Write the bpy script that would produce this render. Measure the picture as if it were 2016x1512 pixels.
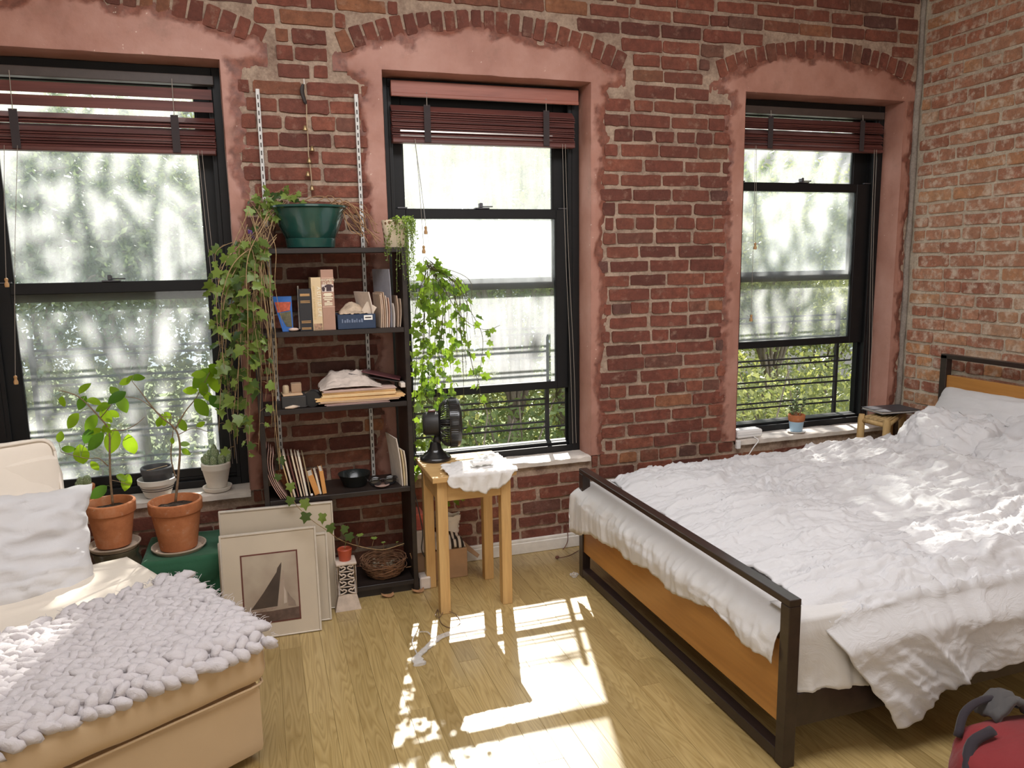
import bpy, math, random
import numpy as np
from mathutils import Vector, Matrix, noise

for _o in list(bpy.data.objects):
    bpy.data.objects.remove(_o, do_unlink=True)
SC = bpy.context.scene
COL = SC.collection
PI = math.pi

# ------------------------------------------------------------------ camera, sky, sun, exposure
FPX, CX, CY, CAMH = 1507.43, 1008.0, 756.0, 1.55
_yaw, _pit, _rol = (math.radians(v) for v in (18.16437, 9.14177, -0.95628))
_f = np.array([math.sin(_yaw) * math.cos(_pit), math.cos(_yaw) * math.cos(_pit), -math.sin(_pit)])
_r = np.array([math.cos(_yaw), -math.sin(_yaw), 0.0])
_u = np.cross(_r, _f)
_r2 = _r * math.cos(_rol) + _u * math.sin(_rol)
_u2 = -_r * math.sin(_rol) + _u * math.cos(_rol)
CAM = np.array([0.0, 0.0, CAMH])
cam_d = bpy.data.cameras.new('camera')
cam_d.sensor_width = 36.0
cam_d.lens = FPX / 2016.0 * 36.0
cam_d.clip_start, cam_d.clip_end = 0.05, 300
cam = bpy.data.objects.new('camera', cam_d)
COL.objects.link(cam)
cam.matrix_world = Matrix(((_r2[0], _u2[0], -_f[0], 0), (_r2[1], _u2[1], -_f[1], 0), (_r2[2], _u2[2], -_f[2], CAMH), (0, 0, 0, 1)))
SC.camera = cam

SC.view_settings.view_transform = 'Standard'
SC.view_settings.look = 'None'
SC.view_settings.gamma = 1.0
SC.view_settings.use_curve_mapping = False
SC.view_settings.exposure = 0.3
SC.cycles.use_denoising = True
SC.cycles.max_bounces = 10
SC.cycles.diffuse_bounces = 5
SC.cycles.transparent_max_bounces = 24
SC.cycles.sample_clamp_indirect = 6.0

world = bpy.data.worlds.new('sky')
SC.world = world
world.use_nodes = True
_n = world.node_tree.nodes
_bg = _n['Background']
_bg.inputs['Color'].default_value = (0.86, 0.93, 1.0, 1)
_bg.inputs['Strength'].default_value = 1.15

SUN_DIR = Vector((-0.326, -1.185, -1.0)).normalized()
sun_d = bpy.data.lights.new('sun', 'SUN')
sun_d.energy = 9.5
sun_d.angle = math.radians(0.6)
sun_d.color = (1.0, 0.95, 0.87)
sun = bpy.data.objects.new('sun', sun_d)
sun.rotation_euler = SUN_DIR.to_track_quat('-Z', 'Y').to_euler()
sun.location = (3, 10, 12)
COL.objects.link(sun)

def area(name, loc, target, sx, sy, power, color):
    d = bpy.data.lights.new(name, 'AREA')
    d.shape = 'RECTANGLE'
    d.size, d.size_y, d.energy, d.color = sx, sy, power, color
    o = bpy.data.objects.new(name, d)
    o.location = loc
    o.rotation_euler = (Vector(target) - Vector(loc)).to_track_quat('-Z', 'Y').to_euler()
    COL.objects.link(o)
    return o
# added fill light behind the camera
area('rear_fill_light', (0.9, -2.75, 1.9), (1.3, 3.7, 1.1), 4.2, 1.9, 40, (1.0, 0.96, 0.93))
# added fill light under the ceiling, brightens the room without any roof opening
area('overhead_fill_light', (0.9, 1.95, 3.09), (1.0, 2.45, 0.0), 3.2, 1.3, 100, (0.97, 0.97, 1.0))

# ------------------------------------------------------------------ pixel -> point on a known plane
def ray(px, py):
    x, y = (px - CX) / FPX, (py - CY) / FPX
    return _r2 * x - _u2 * y + _f
def at(px, py, x=None, y=None, z=None):
    d = ray(px, py)
    t = x / d[0] if x is not None else (y / d[1] if y is not None else (z - CAMH) / d[2])
    return Vector(CAM + d * t)
def proj(p):
    v = np.array(p) - CAM
    w = float(v @ _f)
    return (float(v @ _r2) / w * FPX + CX, -float(v @ _u2) / w * FPX + CY, w)

# ------------------------------------------------------------------ mesh building
class MB:
    def __init__(s):
        s.v, s.f = [], []
    def add(s, vs, fs, m=None):
        b = len(s.v)
        s.v += [tuple(m @ Vector(v)) for v in vs] if m is not None else [tuple(v) for v in vs]
        s.f += [tuple(i + b for i in f) for f in fs]
        return s
    def box(s, c, size, ch=0.0, m=None, rz=0.0):
        hx, hy, hz = size[0] / 2, size[1] / 2, size[2] / 2
        if ch <= 0:
            vs = [(x, y, z) for x in (-hx, hx) for y in (-hy, hy) for z in (-hz, hz)]
            fs = [(0, 1, 3, 2), (4, 6, 7, 5), (0, 4, 5, 1), (2, 3, 7, 6), (0, 2, 6, 4), (1, 5, 7, 3)]
        else:
            ch = min(ch, hx * .9, hy * .9, hz * .9)
            vs, idx = [], {}
            for sx in (-1, 1):
                for sy in (-1, 1):
                    for sz in (-1, 1):
                        for ax in range(3):
                            p = [sx * (hx - ch), sy * (hy - ch), sz * (hz - ch)]
                            p[ax] = (sx * hx, sy * hy, sz * hz)[ax]
                            idx[(sx, sy, sz, ax)] = len(vs)
                            vs.append(p)
            fs = []
            for ax in range(3):
                a2, a3 = (ax + 1) % 3, (ax + 2) % 3
                for sg in (-1, 1):
                    q = []
                    for t2, t3 in ((-1, -1), (1, -1), (1, 1), (-1, 1)):
                        k = [0, 0, 0]; k[ax] = sg; k[a2] = t2; k[a3] = t3
                        q.append(idx[(*k, ax)])
                    fs.append(tuple(q if sg > 0 else q[::-1]))
                for t2 in (-1, 1):
                    for t3 in (-1, 1):
                        q = []
                        for sg, aa in ((-1, a2), (-1, a3), (1, a3), (1, a2)):
                            k = [0, 0, 0]; k[ax] = sg; k[a2] = t2; k[a3] = t3
                            q.append(idx[(*k, aa)])
                        fs.append(tuple(q if t2 * t3 < 0 else q[::-1]))
            for sx in (-1, 1):
                for sy in (-1, 1):
                    for sz in (-1, 1):
                        q = (idx[(sx, sy, sz, 0)], idx[(sx, sy, sz, 1)], idx[(sx, sy, sz, 2)])
                        fs.append(q if sx * sy * sz > 0 else q[::-1])
        M = Matrix.Translation(Vector(c)) @ Matrix.Rotation(rz, 4, 'Z')
        if m is not None:
            M = m @ M
        return s.add(vs, fs, M)
    def span(s, lo, hi, ch=0.0, m=None):
        return s.box([(a + b) / 2 for a, b in zip(lo, hi)], [abs(b - a) for a, b in zip(lo, hi)], ch, m)
    def beam(s, a, b, w, h, ch=0.0, up=(0, 0, 1)):
        a, b = Vector(a), Vector(b)
        d = b - a
        z = d.normalized()
        x = Vector(up).cross(z)
        if x.length < 1e-4:
            x = Vector((1, 0, 0)).cross(z)
        x.normalize()
        y = z.cross(x)
        M = Matrix(((x.x, y.x, z.x, 0), (x.y, y.y, z.y, 0), (x.z, y.z, z.z, 0), (0, 0, 0, 1)))
        return s.box((0, 0, 0), (w, h, d.length), ch, Matrix.Translation((a + b) / 2) @ M)
    def tube(s, pts, r, n=6, caps=True):
        pts = [Vector(p) for p in pts]
        k = len(pts)
        rs = list(r) if hasattr(r, '__len__') else [r] * k
        t0 = (pts[1] - pts[0]).normalized()
        u = t0.orthogonal().normalized()
        vs, fs = [], []
        for i in range(k):
            t = (pts[min(i + 1, k - 1)] - pts[max(i - 1, 0)])
            t = t.normalized() if t.length > 1e-9 else t0
            u = (u - t * u.dot(t))
            u = u.normalized() if u.length > 1e-6 else t.orthogonal().normalized()
            w = t.cross(u)
            for j in range(n):
                a = 2 * PI * j / n
                vs.append(pts[i] + (u * math.cos(a) + w * math.sin(a)) * rs[i])
        for i in range(k - 1):
            for j in range(n):
                j2 = (j + 1) % n
                fs.append((i * n + j, i * n + j2, (i + 1) * n + j2, (i + 1) * n + j))
        if caps:
            fs.append(tuple(range(n))[::-1])
            fs.append(tuple((k - 1) * n + j for j in range(n)))
        return s.add(vs, fs)
    def lathe(s, prof, c=(0, 0, 0), n=32, m=None, wob=0.0, seed=0):
        vs, fs = [], []
        for i, (r, z) in enumerate(prof):
            for j in range(n):
                a = 2 * PI * j / n
                rr = r * (1 + wob * noise.noise((math.cos(a) * 1.5 + seed, math.sin(a) * 1.5, z * 8)))
                vs.append((rr * math.cos(a), rr * math.sin(a), z))
        for i in range(len(prof) - 1):
            for j in range(n):
                j2 = (j + 1) % n
                fs.append((i * n + j, i * n + j2, (i + 1) * n + j2, (i + 1) * n + j))
        if prof[0][0] > 1e-5:
            fs.append(tuple(range(n))[::-1])
        if prof[-1][0] > 1e-5:
            fs.append(tuple((len(prof) - 1) * n + j for j in range(n)))
        M = Matrix.Translation(Vector(c))
        return s.add(vs, fs, M if m is None else m @ M)
    def grid(s, nu, nv, fn, close_u=False):
        vs = [fn(i / nu, j / nv) for i in range(nu + 1) for j in range(nv + 1)]
        fs = [(i * (nv + 1) + j, (i + 1) * (nv + 1) + j, (i + 1) * (nv + 1) + j + 1, i * (nv + 1) + j + 1) for i in range(nu) for j in range(nv)]
        return s.add(vs, fs)
    def ball(s, c, r, nu=12, nv=8, m=None):
        rx, ry, rz = r if hasattr(r, '__len__') else (r, r, r)
        vs, fs = [(0, 0, -rz)], []
        for i in range(1, nv):
            t = -PI / 2 + PI * i / nv
            for j in range(nu):
                a = 2 * PI * j / nu
                vs.append((rx * math.cos(t) * math.cos(a), ry * math.cos(t) * math.sin(a), rz * math.sin(t)))
        vs.append((0, 0, rz))
        for j in range(nu):
            j2 = (j + 1) % nu
            fs.append((0, 1 + j2, 1 + j))
            for i in range(nv - 2):
                b = 1 + i * nu
                fs.append((b + j, b + j2, b + nu + j2, b + nu + j))
            fs.append((len(vs) - 1, 1 + (nv - 2) * nu + j, 1 + (nv - 2) * nu + j2))
        M = Matrix.Translation(Vector(c))
        return s.add(vs, fs, M if m is None else M @ m)
    def mesh(s, name, mat=None, smooth=False, angle=None):
        me = bpy.data.meshes.new(name)
        me.from_pydata(s.v, [], s.f)
        me.update()
        if mat is not None:
            me.materials.append(mat)
        if smooth and len(me.polygons):
            me.polygons.foreach_set('use_smooth', [True] * len(me.polygons))
            if angle:
                me.set_sharp_from_angle(angle=math.radians(angle))
        return me
    def build(s, name, mat=None, parent=None, smooth=False, angle=None, thick=0.0, sub=0, **kw):
        return link(name, s.mesh(name, mat, smooth, angle), parent, thick, sub, **kw)

def link(name, me, parent=None, thick=0.0, sub=0, label=None, cat=None, group=None, kind=None):
    o = bpy.data.objects.new(name, me)
    COL.objects.link(o)
    if parent is not None:
        o.parent = parent
        if parent.location.length > 0 or parent.rotation_euler.to_quaternion().angle > 1e-6:
            o.matrix_parent_inverse = (Matrix.Translation(parent.location) @ parent.rotation_euler.to_matrix().to_4x4()).inverted()
    if thick:
        md = o.modifiers.new('thickness', 'SOLIDIFY'); md.thickness = thick; md.offset = 0
    if sub:
        md = o.modifiers.new('smooth', 'SUBSURF'); md.levels = md.render_levels = sub
    return tag(o, label, cat, group, kind)
def tag(o, label=None, cat=None, group=None, kind=None):
    for k, v in (('label', label), ('category', cat), ('group', group), ('kind', kind)):
        if v:
            o[k] = v
    return o
def thing(name, label, cat, loc=(0, 0, 0), group=None, kind=None):
    o = bpy.data.objects.new(name, None)
    COL.objects.link(o)
    o.location = loc
    o.empty_display_size = 0.05
    return tag(o, label, cat, group, kind)

def fbm(x, y, z=0.0, o=4):
    return noise.fractal((x, y, z), 0.9, 2.1, o)
def sm(a, b, x):
    t = min(1.0, max(0.0, (x - a) / (b - a)))
    return t * t * (3 - 2 * t)
def lerp(a, b, t):
    return a + (b - a) * t
def spline(pts, n):
    pts = [Vector(p) for p in pts]
    P = [pts[0] * 2 - pts[1]] + pts + [pts[-1] * 2 - pts[-2]]
    out = []
    segs = len(pts) - 1
    for i in range(n + 1):
        t = i / n * segs
        k = min(int(t), segs - 1)
        t -= k
        a, b, c, d = P[k:k + 4]
        out.append(0.5 * ((2 * b) + (c - a) * t + (2 * a - 5 * b + 4 * c - d) * t * t + (3 * b - a - 3 * c + d) * t ** 3))
    return out

# ------------------------------------------------------------------ materials
class NT:
    def __init__(s, name):
        s.m = bpy.data.materials.new(name)
        s.m.use_nodes = True
        s.t = s.m.node_tree
        s.t.nodes.clear()
        s.out = s.t.nodes.new('ShaderNodeOutputMaterial')
    def n(s, kind, **props):
        nd = s.t.nodes.new('ShaderNode' + kind)
        ins = props.pop('ins', {})
        for k, v in props.items():
            setattr(nd, k, v)
        for k, v in ins.items():
            s.set(nd, k, v)
        return nd
    def set(s, nd, k, v):
        sock = nd.inputs[k]
        if isinstance(v, bpy.types.NodeSocket):
            s.t.links.new(v, sock)
        elif isinstance(v, bpy.types.Node):
            s.t.links.new(v.outputs[0], sock)
        else:
            if hasattr(v, '__len__') and len(v) == 3 and sock.type == 'RGBA':
                v = (*v, 1)
            sock.default_value = v
    def coord(s, kind='Object', scale=(1, 1, 1), loc=(0, 0, 0), rot=(0, 0, 0)):
        if kind == 'Position':
            o = s.n('NewGeometry').outputs['Position']
        else:
            o = s.n('TexCoord').outputs[kind]
        return s.n('Mapping', ins={'Vector': o, 'Scale': scale, 'Location': loc, 'Rotation': rot}).outputs[0]
    def noise(s, vec, scale, detail=4, rough=0.55, dist=0.0):
        return s.n('TexNoise', ins={'Vector': vec, 'Scale': scale, 'Detail': detail, 'Roughness': rough, 'Distortion': dist}).outputs['Fac']
    def ramp(s, fac, stops, interp='LINEAR'):
        r = s.n('ValToRGB', ins={'Fac': fac})
        cr = r.color_ramp
        cr.interpolation = interp
        while len(cr.elements) < len(stops):
            cr.elements.new(0.5)
        for e, (p, c) in zip(cr.elements, stops):
            e.position = p
            e.color = (*c, 1) if hasattr(c, '__len__') else (c, c, c, 1)
        return r.outputs['Color']
    def mix(s, fac, a, b, mode='MIX'):
        m = s.n('Mix', data_type='RGBA', blend_type=mode)
        s.set(m, 0, fac); s.set(m, 6, a); s.set(m, 7, b)
        return m.outputs[2]
    def math(s, op, a, b=0.0, clamp=False):
        m = s.n('Math', operation=op, use_clamp=clamp)
        s.set(m, 0, a); s.set(m, 1, b)
        return m.outputs[0]
    def bump(s, h, strength=0.3, dist=0.01, normal=None):
        b = s.n('Bump', ins={'Height': h, 'Strength': strength, 'Distance': dist})
        if normal is not None:
            s.set(b, 'Normal', normal)
        return b.outputs[0]
    def bsdf(s, color, rough=0.6, metal=0.0, normal=None, spec=0.5, **ins):
        p = s.n('BsdfPrincipled', ins={'Base Color': color, 'Roughness': rough, 'Metallic': metal, 'Specular IOR Level': spec})
        if normal is not None:
            s.set(p, 'Normal', normal)
        for k, v in ins.items():
            s.set(p, k.replace('_', ' '), v)
        return p
    def done(s, sh):
        s.t.links.new(sh.outputs[0] if isinstance(sh, bpy.types.Node) else sh, s.out.inputs['Surface'])
        return s.m

def sc(c, k):
    return tuple(min(1, x * k) for x in c)
_cache = {}
def pm(name, col, rough=0.6, var=0.12, scale=18, bump=0.15, bscale=90, metal=0.0, spec=0.5, coat=0.0, rnd=0.0, bdist=0.003, stretch=(1, 1, 1)):
    """plain surface: mottled colour, fine relief, optional per-object tone"""
    if name in _cache:
        return _cache[name]
    t = NT(name)
    v = t.coord('Object', stretch)
    c = t.ramp(t.noise(v, scale, 5), [(0.3, sc(col, 1 - var)), (0.7, sc(col, 1 + var))])
    if rnd:
        oi = t.n('ObjectInfo').outputs['Random']
        k = t.ramp(oi, [(0, 1 - rnd), (1, 1.0)])
        c = t.mix(1.0, c, k, 'MULTIPLY')
    nb = t.bump(t.noise(v, bscale, 4), bump, bdist) if bump else None
    p = t.bsdf(c, rough, metal, nb, spec)
    if coat:
        t.set(p, 'Coat Weight', coat)
    _cache[name] = t.done(p)
    return _cache[name]
def wood(name, c1, c2, rough=0.45, scale=1.0, axis=2, spec=0.4, bump=0.1, coat=0.0):
    if name in _cache:
        return _cache[name]
    t = NT(name)
    st = [14 * scale, 14 * scale, 14 * scale]
    st[axis] = 1.0 * scale
    v = t.coord('Object', st)
    oi = t.n('ObjectInfo').outputs['Random']
    w = t.n('Vector', **{}) if False else None
    off = t.n('VectorMath', operation='ADD', ins={0: v, 1: t.n('CombineXYZ', ins={'X': t.math('MULTIPLY', oi, 31.0), 'Y': t.math('MULTIPLY', oi, 17.0), 'Z': 0.0}).outputs[0]}).outputs[0]
    g = t.noise(off, 1.6, 6, 0.6, 0.6)
    f = t.noise(off, 9.0, 3, 0.5)
    c = t.ramp(g, [(0.32, c2), (0.5, tuple((a + b) / 2 for a, b in zip(c1, c2))), (0.68, c1)])
    c = t.mix(0.25, c, t.ramp(f, [(0.3, 0.55), (0.7, 1.0)]), 'MULTIPLY')
    p = t.bsdf(c, rough, 0, t.bump(f, bump, 0.002), spec)
    if coat:
        t.set(p, 'Coat Weight', coat)
    _cache[name] = t.done(p)
    return _cache[name]
def leafmat(name, c1, c2, trans=0.45, rough=0.4):
    if name in _cache:
        return _cache[name]
    t = NT(name)
    oi = t.n('ObjectInfo').outputs['Random']
    ri = t.n('NewGeometry').outputs['Random Per Island']
    r = t.math('FRACT', t.math('ADD', oi, ri))
    c = t.ramp(r, [(0, c2), (0.55, c1), (1, tuple(min(1, a * 1.25) for a in c1))])
    c = t.mix(0.3, c, t.ramp(t.noise(t.coord('Object'), 60, 3), [(0.35, 0.6), (0.65, 1.0)]), 'MULTIPLY')
    p = t.bsdf(c, rough, 0, None, 0.4)
    tr = t.n('BsdfTranslucent', ins={'Color': t.mix(1.0, c, (1.0, 1.0, 0.55), 'MULTIPLY')})
    tb = t.n('Mix' if False else 'MixShader', ins={0: trans, 1: p.outputs[0], 2: tr.outputs[0]})
    _cache[name] = t.done(tb)
    return _cache[name]
def cloth(name, col, rough=0.85, weave=700, bump=0.25, wr=0.0, trans=0.0, var=0.06, wscale=9.0, wdist=0.02):
    if name in _cache:
        return _cache[name]
    t = NT(name)
    v = t.coord('Object')
    c = t.ramp(t.noise(v, 6, 4), [(0.3, sc(col, 1 - var)), (0.7, col)])
    nb = t.bump(t.noise(v, weave, 2), bump * 0.5, 0.0006)
    if wr:
        # fine crumple
        w = t.noise(t.coord('Object', (1, 1.6, 1.3)), wscale, 5, 0.6, 1.2)
        w2 = t.math('ABSOLUTE', t.math('SUBTRACT', w, 0.5))
        nb = t.bump(w2, wr, wdist, nb)
    p = t.bsdf(c, rough, 0, nb, 0.2)
    t.set(p, 'Sheen Weight', 0.15)
    sh = p
    if trans:
        tr = t.n('BsdfTranslucent', ins={'Color': c})
        sh = t.n('MixShader', ins={0: trans, 1: p.outputs[0], 2: tr.outputs[0]})
    _cache[name] = t.done(sh)
    return _cache[name]
# ------------------------------------------------------------------ the room
YW = 3.712                      # brick face of the window wall
XR = 3.76                       # brick face of the side wall
WIN = [(-1.14, -0.09), (0.61, 1.658), (2.57, 3.652)]
ZS, ZH = 0.50, 2.43             # sill and head of the window openings
ARC_R, ARC_ZC, ARC_T, ARC_A = 1.79, 0.845, 0.085, 0.70

def brick_mat(name, stops, rnd_island, wash, washcol=(0.56, 0.45, 0.37), lo=.56):
    t = NT(name)
    pos = t.coord('Position')
    if rnd_island:
        r = t.n('NewGeometry').outputs['Random Per Island']
    else:
        r = t.n('ObjectInfo').outputs['Random']
    c = t.ramp(r, stops)
    c = t.mix(0.7, c, t.ramp(t.noise(pos, 30, 7, 0.7), [(0.3, 0.35), (0.7, 1.3)]), 'MULTIPLY')
    big = t.noise(pos, 1.7, 3, 0.5)
    c = t.mix(t.ramp(big, [(0.42, 0.0), (0.62, 0.45)]), c, sc(stops[len(stops) // 2][1], 0.55))
    w = t.noise(pos, 17, 6, 0.7)
    c = t.mix(t.ramp(w, [(lo, 0.0), (lo + .16, wash)]), c, washcol)
    sp = t.noise(pos, 130, 3, 0.6)
    c = t.mix(t.ramp(sp, [(0.66, 0.0), (0.72, 0.6)]), c, (0.06, 0.035, 0.03))
    b = t.bump(t.noise(pos, 55, 7, 0.75), 0.9, 0.009)
    return t.done(t.bsdf(c, 0.62, 0, b, 0.35))
REDS = [(0.0, (0.135, 0.046, 0.034)), (0.18, (0.215, 0.068, 0.045)), (0.40, (0.265, 0.082, 0.052)), (0.62, (0.31, 0.105, 0.063)),
        (0.80, (0.22, 0.074, 0.052)), (0.88, (0.40, 0.17, 0.080)), (0.93, (0.13, 0.065, 0.055)), (1.0, (0.33, 0.12, 0.066))]
TANS = [(0.0, (0.36, 0.13, 0.08)), (0.25, (0.44, 0.18, 0.11)), (0.5, (0.50, 0.23, 0.14)), (0.7, (0.56, 0.28, 0.17)), (0.86, (0.62, 0.30, 0.14)), (1.0, (0.60, 0.40, 0.27))]
M_BRICK = brick_mat('fired_red_brick', REDS, False, 0.5, (0.44, 0.29, 0.21))
M_BRICK_J = brick_mat('fired_red_brick_field', REDS, True, 0.5, (0.44, 0.29, 0.21))
M_BRICKR = brick_mat('scrubbed_brick', TANS, False, 0.8, (0.70, 0.58, 0.46), .49)
M_BRICKR_J = brick_mat('scrubbed_brick_field', TANS, True, 0.8, (0.70, 0.58, 0.46), .49)

def mortar_mat(name, a, b):
    t = NT(name)
    pos = t.coord('Position')
    c = t.ramp(t.noise(pos, 9, 6, 0.7), [(0.3, a), (0.52, sc(b, 0.8)), (0.72, b)])
    c = t.mix(0.5, c, t.ramp(t.noise(pos, 90, 4, 0.7), [(0.3, 0.5), (0.7, 1.1)]), 'MULTIPLY')
    return t.done(t.bsdf(c, 0.9, 0, t.bump(t.noise(pos, 70, 6, 0.75), 0.9, 0.012), 0.15))
M_MORTAR = mortar_mat('crumbling_lime_mortar', (0.26, 0.165, 0.125), (0.66, 0.49, 0.37))
M_MORTARR = mortar_mat('pale_lime_mortar', (0.54, 0.42, 0.31), (0.86, 0.74, 0.58))

def plaster_mat():
    t = NT('old_pink_plaster')
    pos = t.coord('Position')
    c = t.ramp(t.noise(pos, 3.2, 5, 0.6), [(0.3, (0.32, 0.145, 0.105)), (0.5, (0.41, 0.205, 0.155)), (0.72, (0.48, 0.265, 0.21))])
    at_ = t.n('Attribute', attribute_name='rim')
    rim = t.math('ADD', at_.outputs['Fac'], t.math('MULTIPLY', t.math('SUBTRACT', t.noise(pos, 13, 6, .7), .5), 1.1))
    c = t.mix(t.ramp(rim, [(0.30, 0.0), (0.75, 0.9)]), c, t.ramp(t.noise(pos, 24, 6, .7), [(.35, (.115, .045, .032)), (.65, (.27, .095, .062))]))
    c = t.mix(t.ramp(t.noise(pos, 8, 5, 0.7), [(0.58, 0.0), (0.75, 0.5)]), c, (0.25, 0.14, 0.10))
    c = t.mix(t.ramp(t.noise(pos, 40, 2, 0.6), [(0.73, 0.0), (0.76, 0.7)]), c, (0.70, 0.55, 0.45))
    return t.done(t.bsdf(c, 0.5, 0, t.bump(t.noise(pos, 22, 5, 0.6), 0.25, 0.008), 0.35))
M_PLASTER = plaster_mat()

def struct(name, mb, mat, **kw):
    return mb.build(name, mat, None, kind='structure', **kw)

# wall with its three openings (mortar body; the bricks are laid in front of it)
wb = MB()
XA, XB, ZT = -2.45, 3.98, 3.12
edges = [XA] + [e for w in WIN for e in w] + [XB]
for i in range(0, len(edges), 2):
    wb.span((edges[i], YW + 0.0065, 0), (edges[i + 1], YW + 0.26, ZT))
for a, b in WIN:
    wb.span((a, YW + 0.0065, 0), (b, YW + 0.26, 0.472))
    wb.span((a, YW + 0.0065, ZH), (b, YW + 0.26, ZT))
wall_back = struct('wall_back', wb, M_MORTAR)
wr = MB()
wr.span((XR + 0.0065, -2.95, 0), (XR + 0.22, YW + 0.26, ZT))
wall_right = struct('wall_right', wr, M_MORTARR)

RB = random.Random(11)
def brick_mesh(L, H, seed):
    r = random.Random(seed)
    hx, hz = L / 2, H / 2
    o = []
    c = 0.006
    nl = 3 if L > .15 else 1
    rough = r.uniform(.6, 1.7)
    j = lambda a: r.uniform(-a, a) * rough
    for k in range(4):                       # walk round: bottom, right, top, left
        sx, sz = ((-1, -1), (1, -1), (1, 1), (-1, 1))[k]
        nx_, nz_ = ((1, -1), (1, 1), (-1, 1), (-1, -1))[k]
        cc_ = c * r.uniform(.3, 1.6)
        if k % 2 == 0:
            o += [(sx * (hx - j(.002)), sz * (hz - cc_)), (sx * (hx - cc_), sz * (hz - j(.002)))]
            o += [(lerp(sx * hx, nx_ * hx, (q + 1) / (nl + 1)) + j(.01), sz * hz + j(.0022)) for q in range(nl)]
        else:
            o += [(sx * (hx - cc_), sz * (hz - j(.002))), (sx * (hx - j(.002)), sz * (hz - cc_))]
    n = len(o)
    vs = [(x * (1 - 0.0022 / hx), r.uniform(-0.0012, 0.0012), z * (1 - 0.0022 / hz)) for x, z in o] + [(x, 0.016, z) for x, z in o]
    fs = [tuple(range(n))]
    for q in range(n):
        q2 = (q + 1) % n
        fs.append((q, n + q, n + q2, q2))
    return vs, fs
BR = {}
for key, L in (('s', 0.224), ('h', 0.105)):
    for v in range(9):
        BR[key, v] = brick_mesh(L, 0.0625, 100 * len(key) + v + (50 if key == 'h' else 0))
HEAD = {29, 23, 17, 11, 6}
ROWZ = lambda n: n * 0.0745 - 0.0177

def cut(segs, lo, hi):
    out = []
    for a, b in segs:
        if hi <= a or lo >= b:
            out.append((a, b)); continue
        if lo > a: out.append((a, lo))
        if hi < b: out.append((hi, b))
    return out
def lay(row, x_from, x_to, rng, heads):
    """bricks of one course as (xa, xb, kind)"""
    res = []
    h = row in heads
    p = 0.118 if h else 0.237
    x = x_from - rng.random() * p
    while x < x_to:
        k = 'h' if h or rng.random() < 0.07 else 's'
        w = (0.106 if k == 'h' else 0.225) * rng.uniform(0.93, 1.05)
        res.append((x, x + w, k))
        x += w + rng.choice([rng.uniform(0.003, 0.012), rng.uniform(0.008, 0.022)])
    return res

bricks = []
for n in range(0, 42):
    zl, zh = ROWZ(n), ROWZ(n) + 0.0745
    if zh < 0.03: continue
    exc = []
    for (a, b) in WIN:
        xm = (a + b) / 2
        if zh > 0.475 and zl < ZH + 0.06:
            j = RB.uniform(-0.03, 0.03)
            exc.append((a - 0.075 + j if zl > 0.5 else a - 0.01, b + 0.07 + RB.uniform(-0.03, 0.03) if zl > 0.5 else b + 0.01))
        if zh > ZH and zl < ARC_ZC + ARC_R + ARC_T:
            q = (ARC_R + ARC_T + 0.008) ** 2 - (max(zl, ZH) + 0.012 - ARC_ZC) ** 2
            if q > 0:
                hw = min(math.sqrt(q), 0.765)
                exc.append((xm - hw, xm + hw))
    for xa, xb, k in lay(n, XA, XR - 0.03, RB, HEAD):
        for s0, s1 in [(max(xa, XA), min(xb, XR - 0.035))]:
            segs = [(s0, s1)] if s1 - s0 > 0.03 else []
            for e in exc: segs = cut(segs, *e)
            for p, q in segs:
                if q - p > 0.03:
                    bricks.append((p, q, (zl + zh) / 2, k if q - p > 0.13 or k == 'h' else 'h'))
def place(lst, right, rng, meshes, mat, matj, parent, seen, limit=300, name='brick'):
    scored = []
    for b in lst:
        p, q, z, k = b
        c = (XR, (p + q) / 2, z) if right else ((p + q) / 2, YW, z)
        px, py, w = proj(c)
        ok = w > 0.3 and -30 < px < 2046 and -30 < py < 1540 and not seen(px, py)
        scored.append(((q - p) / max(w, 0.3) ** 2 * (1 if ok else 0), b))
    scored.sort(key=lambda t: -t[0])
    rest = MB()
    n = 0
    for s, (p, q, z, k) in scored:
        v = rng.randrange(9)
        L = 0.224 if k == 's' else 0.105
        zs = rng.uniform(0.88, 1.06)
        y = rng.uniform(-0.0035, 0.003)
        a = rng.uniform(-0.018, 0.018)
        if right:
            m = Matrix.Translation((XR + y, (p + q) / 2, z + rng.uniform(-.002, .002))) @ Matrix.Rotation(-PI / 2, 4, 'Z') @ Matrix.Rotation(a, 4, 'Y') @ Matrix.Diagonal(((q - p) / L, 1, zs, 1))
        else:
            m = Matrix.Translation(((p + q) / 2, YW + y, z + rng.uniform(-.002, .002))) @ Matrix.Rotation(a, 4, 'Y') @ Matrix.Diagonal(((q - p) / L, 1, zs, 1))
        if s > 0 and n < limit:
            o = bpy.data.objects.new(name, meshes[k, v])
            o.parent = parent
            o.matrix_local = m
            COL.objects.link(o)
            n += 1
        else:
            rest.add(*BR[k, v], m)
    if rest.v:
        rest.build('brick_field', matj, parent, kind='stuff')
def brick_meshes(mat):
    return {k: MB().add(*g).mesh('brick', mat) for k, g in BR.items()}
hid = lambda px, py: (px > 1180 and py > 945) or (560 < px < 790 and 500 < py < 1180) or px < 440 and py > 300
place(bricks, False, RB, brick_meshes(M_BRICK), M_BRICK, M_BRICK_J, wall_back, hid)

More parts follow.
